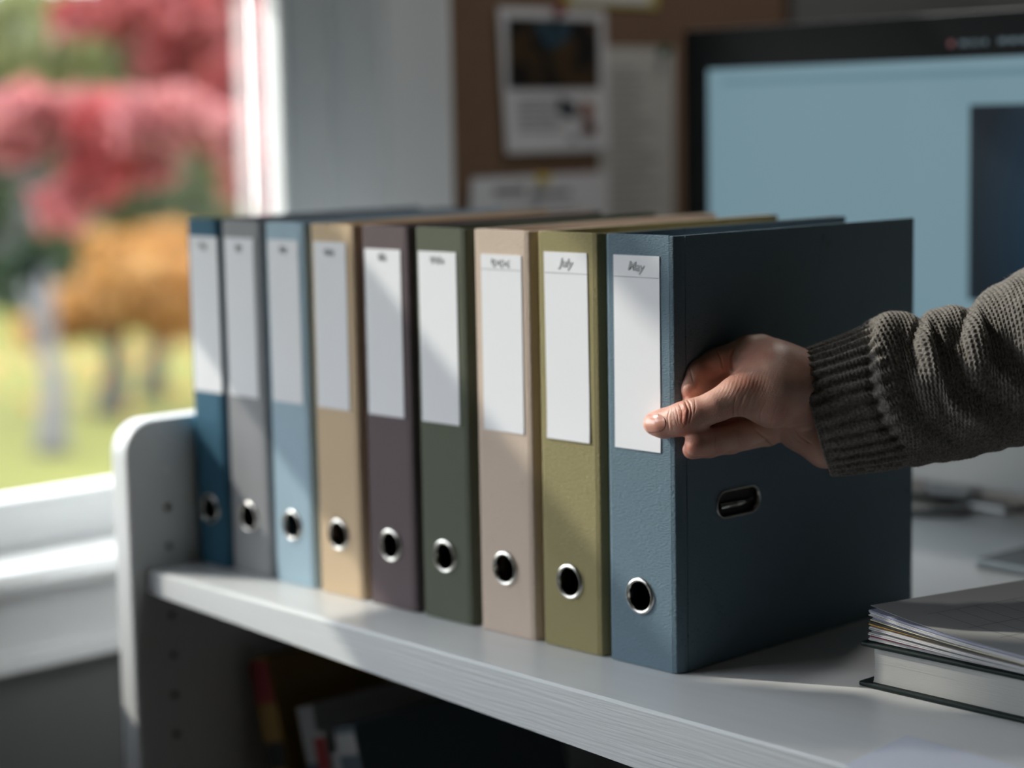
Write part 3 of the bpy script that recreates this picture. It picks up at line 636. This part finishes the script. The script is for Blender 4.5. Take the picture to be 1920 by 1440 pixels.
J = lambda u, v, c, r: (L_(u, v, c), r)
thumb = cone_chain([J(1228, 794, .0045, .0085), J(1246, 794, -.001, .0096), J(1275, 787, -.0075, .0104), J(1292, 782, -.0105, .0106), J(1312, 774, -.0125, .0098), J(1345, 760, -.0145, .0102), J(1376, 744, -.0135, .0118), J(1398, 737, -.0115, .0138)], .006)
thumb_r = cone_chain([J(1398, 737, -.0115, .0135), J(1445, 742, -.006, .0205), J(1490, 742, .004, .0215)], .010)
palm = cone_chain([J(1424, 662, .030, .0118), J(1470, 692, .022, .0140), J(1530, 716, .021, .0150), J(1640, 735, .022, .017)], .012)
palm = smin(palm, cone_chain([J(1436, 690, .040, .0115), J(1500, 730, .036, .0170), J(1560, 745, .034, .021), J(1660, 760, .030, .022)], .012), .014)
palm = smin(palm, cone_chain([J(1452, 735, .046, .0115), J(1500, 768, .038, .0165), J(1545, 790, .030, .0185), J(1660, 792, .026, .020)], .012), .014)
palm = smin(palm, cone_chain([J(1470, 775, .040, .0110), J(1500, 797, .030, .0150), J(1560, 806, .024, .0150)], .012), .010)
palm = smin(palm, cone_chain([J(1395, 722, .002, .0075), J(1415, 690, .016, .0100), J(1432, 672, .024, .0120)], .008), .010)     # web
palm = smin(palm, thumb_r, .014)
palm = smin(palm, cone_chain([J(1418, 700, .012, .0130), J(1450, 700, .009, .0180), J(1490, 716, .015, .0165), J(1550, 730, .022, .0130)], .012), .016)
palm = smin(palm, cone_chain([J(1505, 807, .024, .0110), J(1548, 840, .018, .0125), J(1640, 832, .020, .0125)], .010), .012)
hand = smin(palm, thumb, .008)
index = cone_chain([J(1424, 660, .031, .0122), J(1402, 658, .027, .0108), J(1354, 678, .018, .0103), J(1340, 684, .0165, .0105), J(1309, 698, .013, .0094), J(1302, 703, .0100, .0093), J(1296, 730, .0035, .0083)], .003)
middle = cone_chain([J(1436, 700, .042, .0118), J(1362, 722, .019, .0100), J(1352, 727, .016, .0102), J(1309, 742, .009, .0090), J(1297, 762, .0045, .0082)], .003)
ring = cone_chain([J(1470, 770, .040, .0115), J(1440, 796, .026, .0098), J(1398, 812, .010, .0094), J(1388, 815, .007, .0097), J(1345, 826, -.0035, .0090), J(1328, 829, -.0075, .0093), J(1305, 833, -.0125, .0082)], .003)
palm = palm; hand = smin(hand, cone_chain([J(1330, 788, .010, .0075), J(1400, 788, .022, .0100), J(1460, 780, .030, .0110)], .004), .004)
little = cone_chain([J(1490, 792, .040, .0105), J(1440, 815, .030, .0080), J(1370, 830, .0120, .0078), J(1330, 838, .004, .0074), J(1298, 843, -.0040, .0070)], .003)
hand = smin(hand, index, .0055); hand = smin(hand, middle, .0035); hand = smin(hand, ring, .0040); hand = smin(hand, little, .0015)
# flatten the thumb tip on the nail side
def surface_nets(f):
    s = f < 0; n0, n1, n2 = f.shape
    c = np.zeros((n0 - 1, n1 - 1, n2 - 1), np.int8)
    for i in (0, 1):
        for j in (0, 1):
            for k in (0, 1): c += s[i:n0 - 1 + i, j:n1 - 1 + j, k:n2 - 1 + k]
    act = (c > 0) & (c < 8); idx = np.argwhere(act); vid = np.full(c.shape, -1, np.int64); vid[act] = np.arange(len(idx))
    acc = np.zeros((len(idx), 3)); cnt = np.zeros(len(idx))
    I, Jx, K = idx.T
    cs = [(i, j, k) for i in (0, 1) for j in (0, 1) for k in (0, 1)]
    val = {q: f[I + q[0], Jx + q[1], K + q[2]] for q in cs}
    for q in cs:
        for ax in range(3):
            if q[ax] == 0:
                q2 = tuple(1 if a == ax else q[a] for a in range(3)); a_, b_ = val[q], val[q2]; m = (a_ < 0) != (b_ < 0)
                t = np.where(m, a_ / np.where(m, a_ - b_, 1), 0); p = np.array(q, float)[None].repeat(len(idx), 0); p[:, ax] += t
                acc[m] += p[m]; cnt[m] += 1
    V = (idx + acc / cnt[:, None]) * h + lo
    Q = []
    for ax in range(3):
        a1, a2 = (ax + 1) % 3, (ax + 2) % 3
        sl = [slice(1, -1)] * 3; sl[ax] = slice(0, -1); sl2 = list(sl); sl2[ax] = slice(1, None)
        A = s[tuple(sl)]; B = s[tuple(sl2)]; e = np.argwhere(A != B); inside = A[tuple(e.T)]
        e = e.copy(); e[:, a1] += 1; e[:, a2] += 1
        def g(d1, d2): q = e.copy(); q[:, a1] -= d1; q[:, a2] -= d2; return vid[tuple(q.T)]
        quad = np.stack([g(1, 1), g(0, 1), g(0, 0), g(1, 0)], 1); quad[~inside] = quad[~inside][:, ::-1]; Q.append(quad)
    return V, np.vstack(Q)
HV, HQ = surface_nets(hand)
# refine once for the creases
def np_mesh(name, V, Q):
    me = bpy.data.meshes.new(name); me.vertices.add(len(V)); me.vertices.foreach_set('co', np.asarray(V, np.float32).ravel())
    n = Q.shape[1]; me.loops.add(Q.size); me.loops.foreach_set('vertex_index', Q.astype(np.int32).ravel()); me.polygons.add(len(Q))
    me.polygons.foreach_set('loop_start', (np.arange(len(Q)) * n).astype(np.int32)); me.polygons.foreach_set('loop_total', np.full(len(Q), n, np.int32))
    me.polygons.foreach_set('use_smooth', np.ones(len(Q), bool)); me.update(calc_edges=True); return me
def normals(V, Q):
    nrm = np.zeros_like(V); d = np.cross(V[Q[:, 2]] - V[Q[:, 0]], V[Q[:, 3]] - V[Q[:, 1]])
    for k in range(4): np.add.at(nrm, Q[:, k], d)
    return nrm / (np.linalg.norm(nrm, axis=1)[:, None] + 1e-12)
def relax(V, Q, it=2, w=.5):
    for _ in range(it):
        s = np.zeros_like(V); c = np.zeros(len(V))
        for k in range(4):
            np.add.at(s, Q[:, k], V[Q[:, (k + 1) % 4]] + V[Q[:, (k + 3) % 4]]); np.add.at(c, Q[:, k], 2)
        V = V * (1 - w) + w * s / c[:, None]
    return V
def subdivide(V, Q):
    E = np.sort(np.vstack([Q[:, [k, (k + 1) % 4]] for k in range(4)]), 1); u, inv = np.unique(E, axis=0, return_inverse=True); inv = inv.ravel().reshape(4, len(Q))
    em = V[u].mean(1); fm = V[Q].mean(1); n = len(V); m = len(u)
    V2 = np.vstack([V, em, fm]); f = n + m + np.arange(len(Q)); e = [n + inv[k] for k in range(4)]
    return V2, np.vstack([np.stack([Q[:, k], e[k], f, e[(k + 3) % 4]], 1) for k in range(4)])
HV = relax(HV, HQ, 3)
keepf = (HV[HQ][:, :, 0].max(1) < .232); HQ = HQ[keepf]
used = np.unique(HQ); rm = np.full(len(HV), -1); rm[used] = np.arange(len(used)); HV = HV[used]; HQ = rm[HQ]
HV, HQ = subdivide(HV, HQ); HV = relax(HV, HQ, 2)
HN = normals(HV, HQ)
if (HN * (HV - HV.mean(0))).sum() < 0: HQ = HQ[:, ::-1]; HN = -HN
def px(P): d = 1.4634 + P[:, 2]; return 960 + P[:, 0] * 3850.5 / d, 720 - P[:, 1] * 3850.5 / d
def seg_dist(u, v, line):
    best = np.full(len(u), 1e9); along = np.zeros(len(u)); tot = 0
    for (a, b) in zip(line[:-1], line[1:]):
        a = np.array(a, float); b = np.array(b, float); d = b - a; L2 = d @ d; t = np.clip(((u - a[0]) * d[0] + (v - a[1]) * d[1]) / L2, 0, 1)
        q = np.hypot(u - a[0] - t * d[0], v - a[1] - t * d[1]); m = q < best; best[m] = q[m]; along[m] = tot + t[m] * math.sqrt(L2); tot += math.sqrt(L2)
    return best, along / tot
hu, hv = px(HV); front = np.clip(-HN[:, 2] * 2.2, 0, 1)
disp = np.zeros(len(HV))
CREASES = [  # polyline in the frame, width (px), depth (m); negative depth = raised fold
 ([(1284, 752), (1291, 768), (1289, 788), (1284, 800)], 1.5, .00055), ([(1273, 757), (1279, 772), (1278, 790), (1283, 800)], 1.2, .00030), ([(1267, 765), (1271, 780), (1272, 795)], 1.1, .00025),
 ([(1288, 749), (1294, 757), (1297, 775), (1293, 793)], 1.6, .00060), ([(1302, 746), (1304, 762), (1301, 778)], 1.2, .00028), ([(1263, 772), (1266, 786), (1270, 798)], .9, .0002),
 ([(1280, 754), (1286, 770), (1284, 788), (1281, 797)], 3.2, -.00040), ([(1256, 766), (1252, 782), (1254, 806)], 1.4, .0004), ([(1257, 768), (1255, 785), (1258, 805)], 2.5, -.0003),
 ([(1273, 768), (1284, 771)], .7, .00018), ([(1274, 778), (1288, 781)], .7, .00018), ([(1276, 787), (1287, 792)], .7, .00016),
 ([(1375, 783), (1374, 765), (1380, 745)], 1.5, .0005), ([(1385, 790), (1384, 768), (1394, 742)], 1.7, .0006), ([(1397, 795), (1396, 770), (1408, 742)], 1.6, .0005), ([(1362, 782), (1362, 768)], 1.2, .0003),
 ([(1410, 796), (1408, 772), (1420, 744)], 1.4, .00035), ([(1425, 799), (1426, 775), (1438, 750)], 1.4, .00025), ([(1445, 802), (1450, 780), (1458, 760)], 1.3, .00022), ([(1466, 800), (1474, 782), (1480, 765)], 1.3, .0002),
 ([(1390, 786), (1390, 768), (1401, 742)], 3.0, -.0004), ([(1403, 792), (1402, 772), (1414, 743)], 3.0, -.0003),
 ([(1380, 652), (1372, 670), (1372, 690), (1377, 703)], 2.4, .0012), ([(1345, 658), (1352, 672), (1356, 692)], 1.8, .0008), ([(1388, 642), (1384, 656), (1388, 668)], 1.6, .0005), ([(1290, 682), (1296, 700), (1300, 716)], 1.5, .0005), ([(1360, 652), (1364, 668)], 1.4, .0004),
 ([(1344, 815), (1342, 835), (1346, 850)], 1.7, .0005), ([(1388, 800), (1386, 820), (1390, 838)], 1.7, .0005), ([(1418, 806), (1440, 826), (1450, 836)], 2.0, .0012), ([(1466, 802), (1473, 818), (1484, 832)], 1.8, .0010), ([(1486, 798), (1500, 818), (1520, 832)], 1.8, .0006), ([(1478, 800), (1490, 820), (1505, 832)], 1.2, .0003)]
for line, wd, dp in CREASES:
    q, al = seg_dist(hu, hv, line); disp -= dp * np.exp(-(q / wd) ** 2) * np.clip(np.minimum(al, 1 - al) * 6 + .35, 0, 1) * front
# fine oblique skin folds on the thumb base
fold = np.sin((hu * .92 + hv * .38) * .95 + 1.2 * np.sin(hv * .11) + .8 * np.sin(hu * .07)); reg = np.exp(-(((hu - 1400) / 62) ** 2 + ((hv - 728) / 45) ** 2))
disp += .00006 * fold * reg * front
HV = HV + HN * disp[:, None]
WHV = to_world(HV); HQ = HQ[:, ::-1].copy()
# rest the fingertips and thumb on the binder: keep the skin outside the cover and in front of the spine
m = (WHV[:, 1] > .0002); WHV[m, 0] = np.maximum(WHV[m, 0], .0004)
m = (WHV[:, 0] < 0); WHV[m, 1] = np.minimum(WHV[m, 1], -.0009)
def skin_mat():
    m = bpy.data.materials.new('skin'); m.use_nodes = True; N = m.node_tree.nodes; L = m.node_tree.links; b = N['Principled BSDF']
    b.inputs['Roughness'].default_value = .44; b.inputs['Subsurface Weight'].default_value = .35; b.inputs['Subsurface Radius'].default_value = (1, .32, .18); b.inputs['Subsurface Scale'].default_value = .0035; b.inputs['Specular IOR Level'].default_value = .45
    t = N.new('ShaderNodeTexCoord'); n = N.new('ShaderNodeTexNoise'); n.inputs['Scale'].default_value = 38; n.inputs['Detail'].default_value = 5; L.new(t.outputs['Object'], n.inputs[0])
    r = N.new('ShaderNodeValToRGB'); r.color_ramp.elements[0].position = .32; r.color_ramp.elements[1].position = .68; r.color_ramp.elements[0].color = (.58, .29, .22, 1); r.color_ramp.elements[1].color = (.74, .46, .36, 1)
    L.new(n.outputs[0], r.inputs[0]); at = N.new('ShaderNodeAttribute'); at.attribute_name = 'flush'; at.attribute_type = 'GEOMETRY'
    mx = N.new('ShaderNodeMix'); mx.data_type = 'RGBA'; L.new(at.outputs['Fac'], mx.inputs[0]); L.new(r.outputs[0], mx.inputs[6]); mx.inputs[7].default_value = (.68, .235, .15, 1); L.new(mx.outputs[2], b.inputs['Base Color'])
    v = N.new('ShaderNodeTexVoronoi'); v.inputs['Scale'].default_value = 950; L.new(t.outputs['Object'], v.inputs[0]); n2 = N.new('ShaderNodeTexNoise'); n2.inputs['Scale'].default_value = 1500; L.new(t.outputs['Object'], n2.inputs[0])
    ad = N.new('ShaderNodeMath'); ad.operation = 'ADD'; L.new(v.outputs['Distance'], ad.inputs[0]); L.new(n2.outputs[0], ad.inputs[1])
    bp = N.new('ShaderNodeBump'); bp.inputs['Strength'].default_value = .35; bp.inputs['Distance'].default_value = .0003; L.new(ad.outputs[0], bp.inputs['Height']); L.new(bp.outputs[0], b.inputs['Normal'])
    return m
person = empty('person', tuple(to_world([L_(1560, 760, .03)])[0])); tag(person, 'person in a grey knitted sweater reaching in, right hand pinching the slate-blue binder', 'person')
def pchild(o): o.parent = person; o.matrix_parent_inverse = Matrix.Translation(person.location).inverted(); return o
me = np_mesh('hand', WHV, HQ); me.materials.append(skin_mat()); ho = bpy.data.objects.new('hand', me); COL.objects.link(ho); pchild(ho)
fl = me.attributes.new('flush', 'FLOAT', 'POINT')       # blood-red joints and fingertips: skin colour of their own
fv = .75 * np.exp(-(((hu - 1283) / 12) ** 2 + ((hv - 780) / 26) ** 2)) + .6 * np.exp(-(((hu - 1222) / 24) ** 2 + ((hv - 805) / 26) ** 2)) + .4 * np.exp(-(((hu - 1400) / 40) ** 2 + ((hv - 715) / 25) ** 2)) + .55 * np.exp(-(((hu - 1290) / 30) ** 2 + ((hv - 840) / 30) ** 2))
fl.data.foreach_set('value', np.clip(fv, 0, 1).astype(np.float32))
# thumb nail: grid laid over the thumb tip
from mathutils.bvhtree import BVHTree
tree_h = BVHTree.FromPolygons([tuple(p) for p in WHV], HQ.tolist())
def nail(c0, c1, halfw, lift, name='thumbnail', nt=18, nw=14, tilt=0.0):
    V = []; ok = True
    ax = np.array([c1[0] - c0[0], c1[1] - c0[1]], float); Ln = np.hypot(*ax); ax /= Ln; pr = np.array([-ax[1], ax[0]])
    for i in range(nt + 1):
        t = i / nt; wv = halfw * (1 - .16 * (1 - t) ** 2) * min(1, math.sqrt(max(0, 1 - max(0, (t - .78) / .24) ** 2)) if t > .78 else 1) * min(1, .72 + t * 2.2)
        for j in range(nw + 1):
            s = (j / nw * 2 - 1); p2 = np.array(c0) + ax * Ln * (t - .10 * s * s * (1 if t < .3 else .0) * -1) + pr * s * wv
            o3 = CAM; d3 = (pt(p2[0], p2[1], 1.4634) - CAM).normalized(); hit = tree_h.ray_cast(o3, d3)
            if hit[0] is None or (hit[0] - CAM).length > 1.50: q = pt(p2[0], p2[1], 1.465)
            else: q = hit[0] + hit[1] * (lift * (1 - .45 * s ** 4) * (.55 + .45 * min(1, t * 4)))
            V.append(q)
    P = np.array(V).reshape(nt + 1, nw + 1, 3)
    for _ in range(6):
        Pn = P.copy(); Pn[1:-1, 1:-1] = (P[:-2, 1:-1] + P[2:, 1:-1] + P[1:-1, :-2] + P[1:-1, 2:]) / 4; P = Pn
    P2 = P + np.array(FWD) * .0006
    V = np.vstack([P.reshape(-1, 3), P2.reshape(-1, 3)]).tolist(); w_ = nw + 1; q = (nt + 1) * w_; F = []
    for i in range(nt):
        for j in range(nw): a = i * w_ + j; F += [(a, a + 1, a + w_ + 1, a + w_), (q + a, q + a + w_, q + a + w_ + 1, q + a + 1)]
    for j in range(nw): F += [(j, q + j, q + j + 1, j + 1)]; a = nt * w_ + j; F += [(a, a + 1, q + a + 1, q + a)]
    for i in range(nt): a = i * w_; F += [(a, a + w_, q + a + w_, q + a)]; a = i * w_ + nw; F += [(a, q + a, q + a + w_, a + w_)]
    o = MB().add(V, F).build(name, mat('fingernail', (.70, .30, .225), .22, sub=.25, coat=.3), None, 0, 2, True); return pchild(o)
nail((1249, 792), (1211, 795), 17.0, .0005)

# sweater sleeve: knitted surface swept through top and bottom outline points
TB = [((1500, 658), (1562, 892)), ((1560, 638), (1626, 884)), ((1612, 616), (1678, 877)), ((1634, 601), (1700, 873)), ((1660, 588), (1722, 871)), ((1695, 586), (1745, 869)), ((1724, 600), (1766, 867)), ((1748, 583), (1790, 862)), ((1785, 572), (1822, 855)),
      ((1820, 580), (1850, 849)), ((1846, 552), (1880, 842)), ((1890, 522), (1915, 833)), ((1960, 488), (1985, 818)), ((2060, 450), (2080, 800)), ((2180, 415), (2190, 780)), ((2480, 320), (2470, 730)), ((2900, 190), (2880, 640)), ((3350, 60), (3330, 540))]
CC = [.022, .021, .020, .019, .018, .018, .017, .017, .017, .018, .020, .022, .026, .030, .036, .050, .070, .095]
def spline(xs, n):
    xs = np.asarray(xs, float); k = len(xs); out = []
    t = np.linspace(0, k - 1 - 1e-6, n); i = t.astype(int); f = (t - i)[:, None]; g_ = lambda j: xs[np.clip(j, 0, k - 1)]
    a, b, c, d = g_(i - 1), g_(i), g_(i + 1), g_(i + 2)
    return .5 * ((2 * b) + (c - a) * f + (2 * a - 5 * b + 4 * c - d) * f ** 2 + (3 * b - a - 3 * c + d) * f ** 3), t
NS, NTH = 760, 620
A_, tt = spline([list(L_(t_[0], t_[1], c_)) + list(L_(b_[0], b_[1], c_)) for (t_, b_), c_ in zip(TB, CC)], NS)
top3, bot3 = A_[:, :3], A_[:, 3:]; cen = (top3 + bot3) / 2; half = (top3 - bot3) / 2; hr = np.linalg.norm(half, axis=1); vdir = half / hr[:, None]
axd = np.gradient(cen, axis=0); arc = np.concatenate([[0], np.cumsum(np.linalg.norm(np.diff(cen, axis=0), axis=1))])
th = np.linspace(0, 2 * PI, NTH, endpoint=False)
depth_r = hr * (.84 + .02 * np.clip(tt / 8, 0, 1))
fw = np.array([0, 0, -1.0])
ct, st = np.cos(th), np.sin(th)        # th=0 top, 90 deg towards the viewer
sup = lambda a: np.sign(a) * np.abs(a) ** .92
P = cen[:, None] + sup(ct)[None, :, None] * (hr[:, None, None] * vdir[:, None]) + sup(st)[None, :, None] * depth_r[:, None, None] * fw
ax0 = (cen[40] - cen[0]) / np.linalg.norm(cen[40] - cen[0])
P = P - ax0[None, None] * (.0075 * np.clip(st, 0, 1)[None, :, None] * np.exp(-(arc / .022) ** 2)[:, None, None])      # the cuff rides forward over the thumb side
def grid_normals(P):
    du = np.gradient(P, axis=0); dv = (np.roll(P, -1, 1) - np.roll(P, 1, 1)); n = np.cross(du, dv); n /= np.linalg.norm(n, axis=2)[..., None] + 1e-12
    if (n * (P - cen[:, None])).sum() < 0: n = -n
    return n
Nn = grid_normals(P); fp = P.reshape(-1, 3); su, sv = px(fp); frn = np.clip(-Nn.reshape(-1, 3)[:, 2] * 1.6 + .25, 0, 1)
fd = np.zeros(len(fp))
FOLDS = [  # polyline, width px, height m
 ([(1652, 592), (1646, 650), (1652, 710), (1668, 765), (1700, 800)], 17, .0048), ([(1640, 600), (1628, 660), (1634, 730), (1655, 800), (1700, 850)], 9, -.0026),
 ([(1700, 600), (1694, 660), (1706, 730), (1740, 790), (1800, 830)], 22, -.0052), ([(1745, 592), (1738, 640), (1752, 700), (1785, 760), (1850, 800)], 14, .0056), ([(1722, 603), (1712, 640), (1722, 690)], 8, -.0034),
 ([(1790, 600), (1786, 650), (1805, 710), (1850, 755)], 17, -.0050), ([(1838, 575), (1832, 620), (1850, 680), (1905, 730)], 18, .0052), ([(1812, 585), (1800, 625), (1812, 670)], 8, -.003),
 ([(1850, 740), (1900, 775), (1960, 790)], 16, -.0028), ([(1880, 640), (1930, 690), (1990, 710)], 18, -.0036), ([(1770, 800), (1840, 825), (1900, 815)], 14, .0018), ([(1920, 560), (1915, 600), (1940, 650)], 20, .004)]
for line, wd, hg in FOLDS:
    q, al = seg_dist(su, sv, line); fd += hg * np.exp(-(q / wd) ** 2) * np.clip(np.minimum(al + .12, 1.08 - al) * 5, 0, 1) * frn
fd = fd.reshape(NS, NTH)
body = np.clip((tt - 2.15) / .7, 0, 1)[:, None]
rough_ = np.zeros((NS, NTH))
for fa, fb, am in ((3, 9, .0012), (5, 14, .0007), (7, 23, .0005)):
    ph = rng.uniform(0, 6, 3); rough_ += am * np.sin(fa * th[None] + ph[0] + .8 * np.sin(fb * .5 * arc[:, None] * 20 + ph[1])) * np.sin(fb * arc[:, None] * 12 + ph[2])
P = P + Nn * ((fd + rough_ * body))[..., None]
Nn = grid_normals(P)
# knit structure: 2x ribs in the cuff, V-stitches in the body
NR = 34; girth = 2 * PI * (hr + depth_r).mean() / 2
wob = .05 * np.sin(arc[:, None] * 90 + 3 * np.sin(th[None] * 2)) + .03 * np.sin(arc[:, None] * 260 + th[None] * 9)
rib = np.cos(NR * th[None] + wob * 4); ribh = .0016 * np.sign(rib) * np.abs(rib) ** .75
row = 2 * PI * arc[:, None] / .00235
st_cuff = .00022 * np.cos(row + 1.5 * np.abs(np.sin(NR * th[None])) + 6 * wob)
NB = 88
lob = NB * th[None] + wob * 3; st_body = .00042 * np.cos(row * .86 + 2.3 * np.abs(np.sin(lob / 2)) + 5 * wob) + .00030 * np.abs(np.cos(lob / 2)) 
blot = .5 + .5 * np.sin(7 * th[None] + 55 * arc[:, None] + 2 * np.sin(3 * th[None] + 90 * arc[:, None]))
K = (ribh + st_cuff) * (1 - body) + (st_body + .0003 * blot) * body
edge = np.exp(-arc / .0012)[:, None]
K = K * (1 - .85 * np.exp(-arc / .006)[:, None]) + .0006 * edge
K += rng.normal(size=K.shape) * .00007
P = P + Nn * K[..., None]
# turned-in mouth of the cuff
inn = []
for q, (sc, mv) in enumerate(((.985, -.0012), (.955, -.0010), (.93, .0012), (.91, .006), (.90, .018))):
    d0 = (cen[5] - cen[0]) / np.linalg.norm(cen[5] - cen[0]); inn.append(cen[0] + (P[0] - cen[0]) * sc + d0 * mv)
P = np.concatenate([np.array(inn[::-1]), P], 0)
R_, C_ = P.shape[:2]; base = (np.arange(R_ - 1)[:, None] * C_ + np.arange(C_)[None]); nx_ = (np.arange(R_ - 1)[:, None] * C_ + (np.arange(C_) + 1)[None] % C_)
SQ = np.stack([base, nx_, nx_ + C_, base + C_], -1).reshape(-1, 4)
SW = to_world(P.reshape(-1, 3))
nrmS = normals(SW, SQ)
if (nrmS * (SW - SW.mean(0))).sum() < 0: SQ = SQ[:, ::-1]
def wool():
    m = bpy.data.materials.new('grey_wool'); m.use_nodes = True; N = m.node_tree.nodes; L = m.node_tree.links; b = N['Principled BSDF']
    b.inputs['Roughness'].default_value = .95; b.inputs['Specular IOR Level'].default_value = .1; b.inputs['Sheen Weight'].default_value = .35; b.inputs['Sheen Roughness'].default_value = .4; b.inputs['Sheen Tint'].default_value = (.8, .76, .7, 1)
    t = N.new('ShaderNodeTexCoord'); n = N.new('ShaderNodeTexNoise'); n.inputs['Scale'].default_value = 420; n.inputs['Detail'].default_value = 4; L.new(t.outputs['Object'], n.inputs[0])
    r = N.new('ShaderNodeValToRGB'); r.color_ramp.elements[0].position = .34; r.color_ramp.elements[1].position = .68; r.color_ramp.elements[0].color = (.125, .114, .102, 1); r.color_ramp.elements[1].color = (.27, .25, .225, 1)
    L.new(n.outputs[0], r.inputs[0]); L.new(r.outputs[0], b.inputs['Base Color'])
    n2 = N.new('ShaderNodeTexNoise'); n2.inputs['Scale'].default_value = 1500; n2.inputs['Detail'].default_value = 3; L.new(t.outputs['Object'], n2.inputs[0])
    bp = N.new('ShaderNodeBump'); bp.inputs['Strength'].default_value = .6; bp.inputs['Distance'].default_value = .0006; L.new(n2.outputs[0], bp.inputs['Height']); L.new(bp.outputs[0], b.inputs['Normal'])
    return m
wm = wool()
me = np_mesh('sweater_sleeve', SW, SQ); me.materials.append(wm); so = bpy.data.objects.new('sweater_sleeve', me); COL.objects.link(so); pchild(so)
# loose fibres and flecks
n = 5200; ii = rng.integers(8, R_ - 60, n); jj = rng.integers(0, C_, n); b0 = SW[ii * C_ + jj]; nn = nrmS[ii * C_ + jj]
if (nrmS * (SW - SW.mean(0))).sum() < 0: nn = -nn
tg = rng.normal(size=(n, 3)); tg -= (tg * nn).sum(1)[:, None] * nn; tg /= np.linalg.norm(tg, axis=1)[:, None]; ln = (.0012 + .0028 * rng.random(n) ** 2)[:, None]
p0 = b0 - nn * .0003; p1 = b0 + nn * ln * .45 + tg * ln * .35; p2 = b0 + nn * ln * .65 + tg * ln; sd_ = np.cross(nn, tg) * .00005
V = np.stack([p0 - sd_, p0 + sd_, p1 + sd_, p1 - sd_, p2], 1).reshape(-1, 3); k = np.arange(n)[:, None] * 5
F = np.vstack([k + np.array([[0, 1, 2, 3]]), k + np.array([[3, 2, 4, 4]])])
fz = mesh_obj('loose_fibres', V.tolist(), [f[:3] if f[2] == f[3] else f for f in F.tolist()], mat('wool_fibre', (.42, .39, .35), .9), None); fz['kind'] = 'stuff'; pchild(fz)
V = []; F = []
for q in range(60):
    i = int(rng.integers(30, R_ - 80)); j = int(rng.integers(0, C_)); c_ = SW[i * C_ + j]; r_ = rng.uniform(.0003, .0006); k = len(V)
    V += [tuple(c_ + np.array(d) * r_) for d in ((1, 0, 0), (-1, 0, 0), (0, 1, 0), (0, -1, 0), (0, 0, 1), (0, 0, -1))]
    F += [(k + a, k + b, k + c) for a, b, c in ((0, 2, 4), (2, 1, 4), (1, 3, 4), (3, 0, 4), (2, 0, 5), (1, 2, 5), (3, 1, 5), (0, 3, 5))]
fk = mesh_obj('wool_flecks', V, F, mat('cream_fleck', (.70, .64, .50), .9)); fk['kind'] = 'stuff'; pchild(fk)
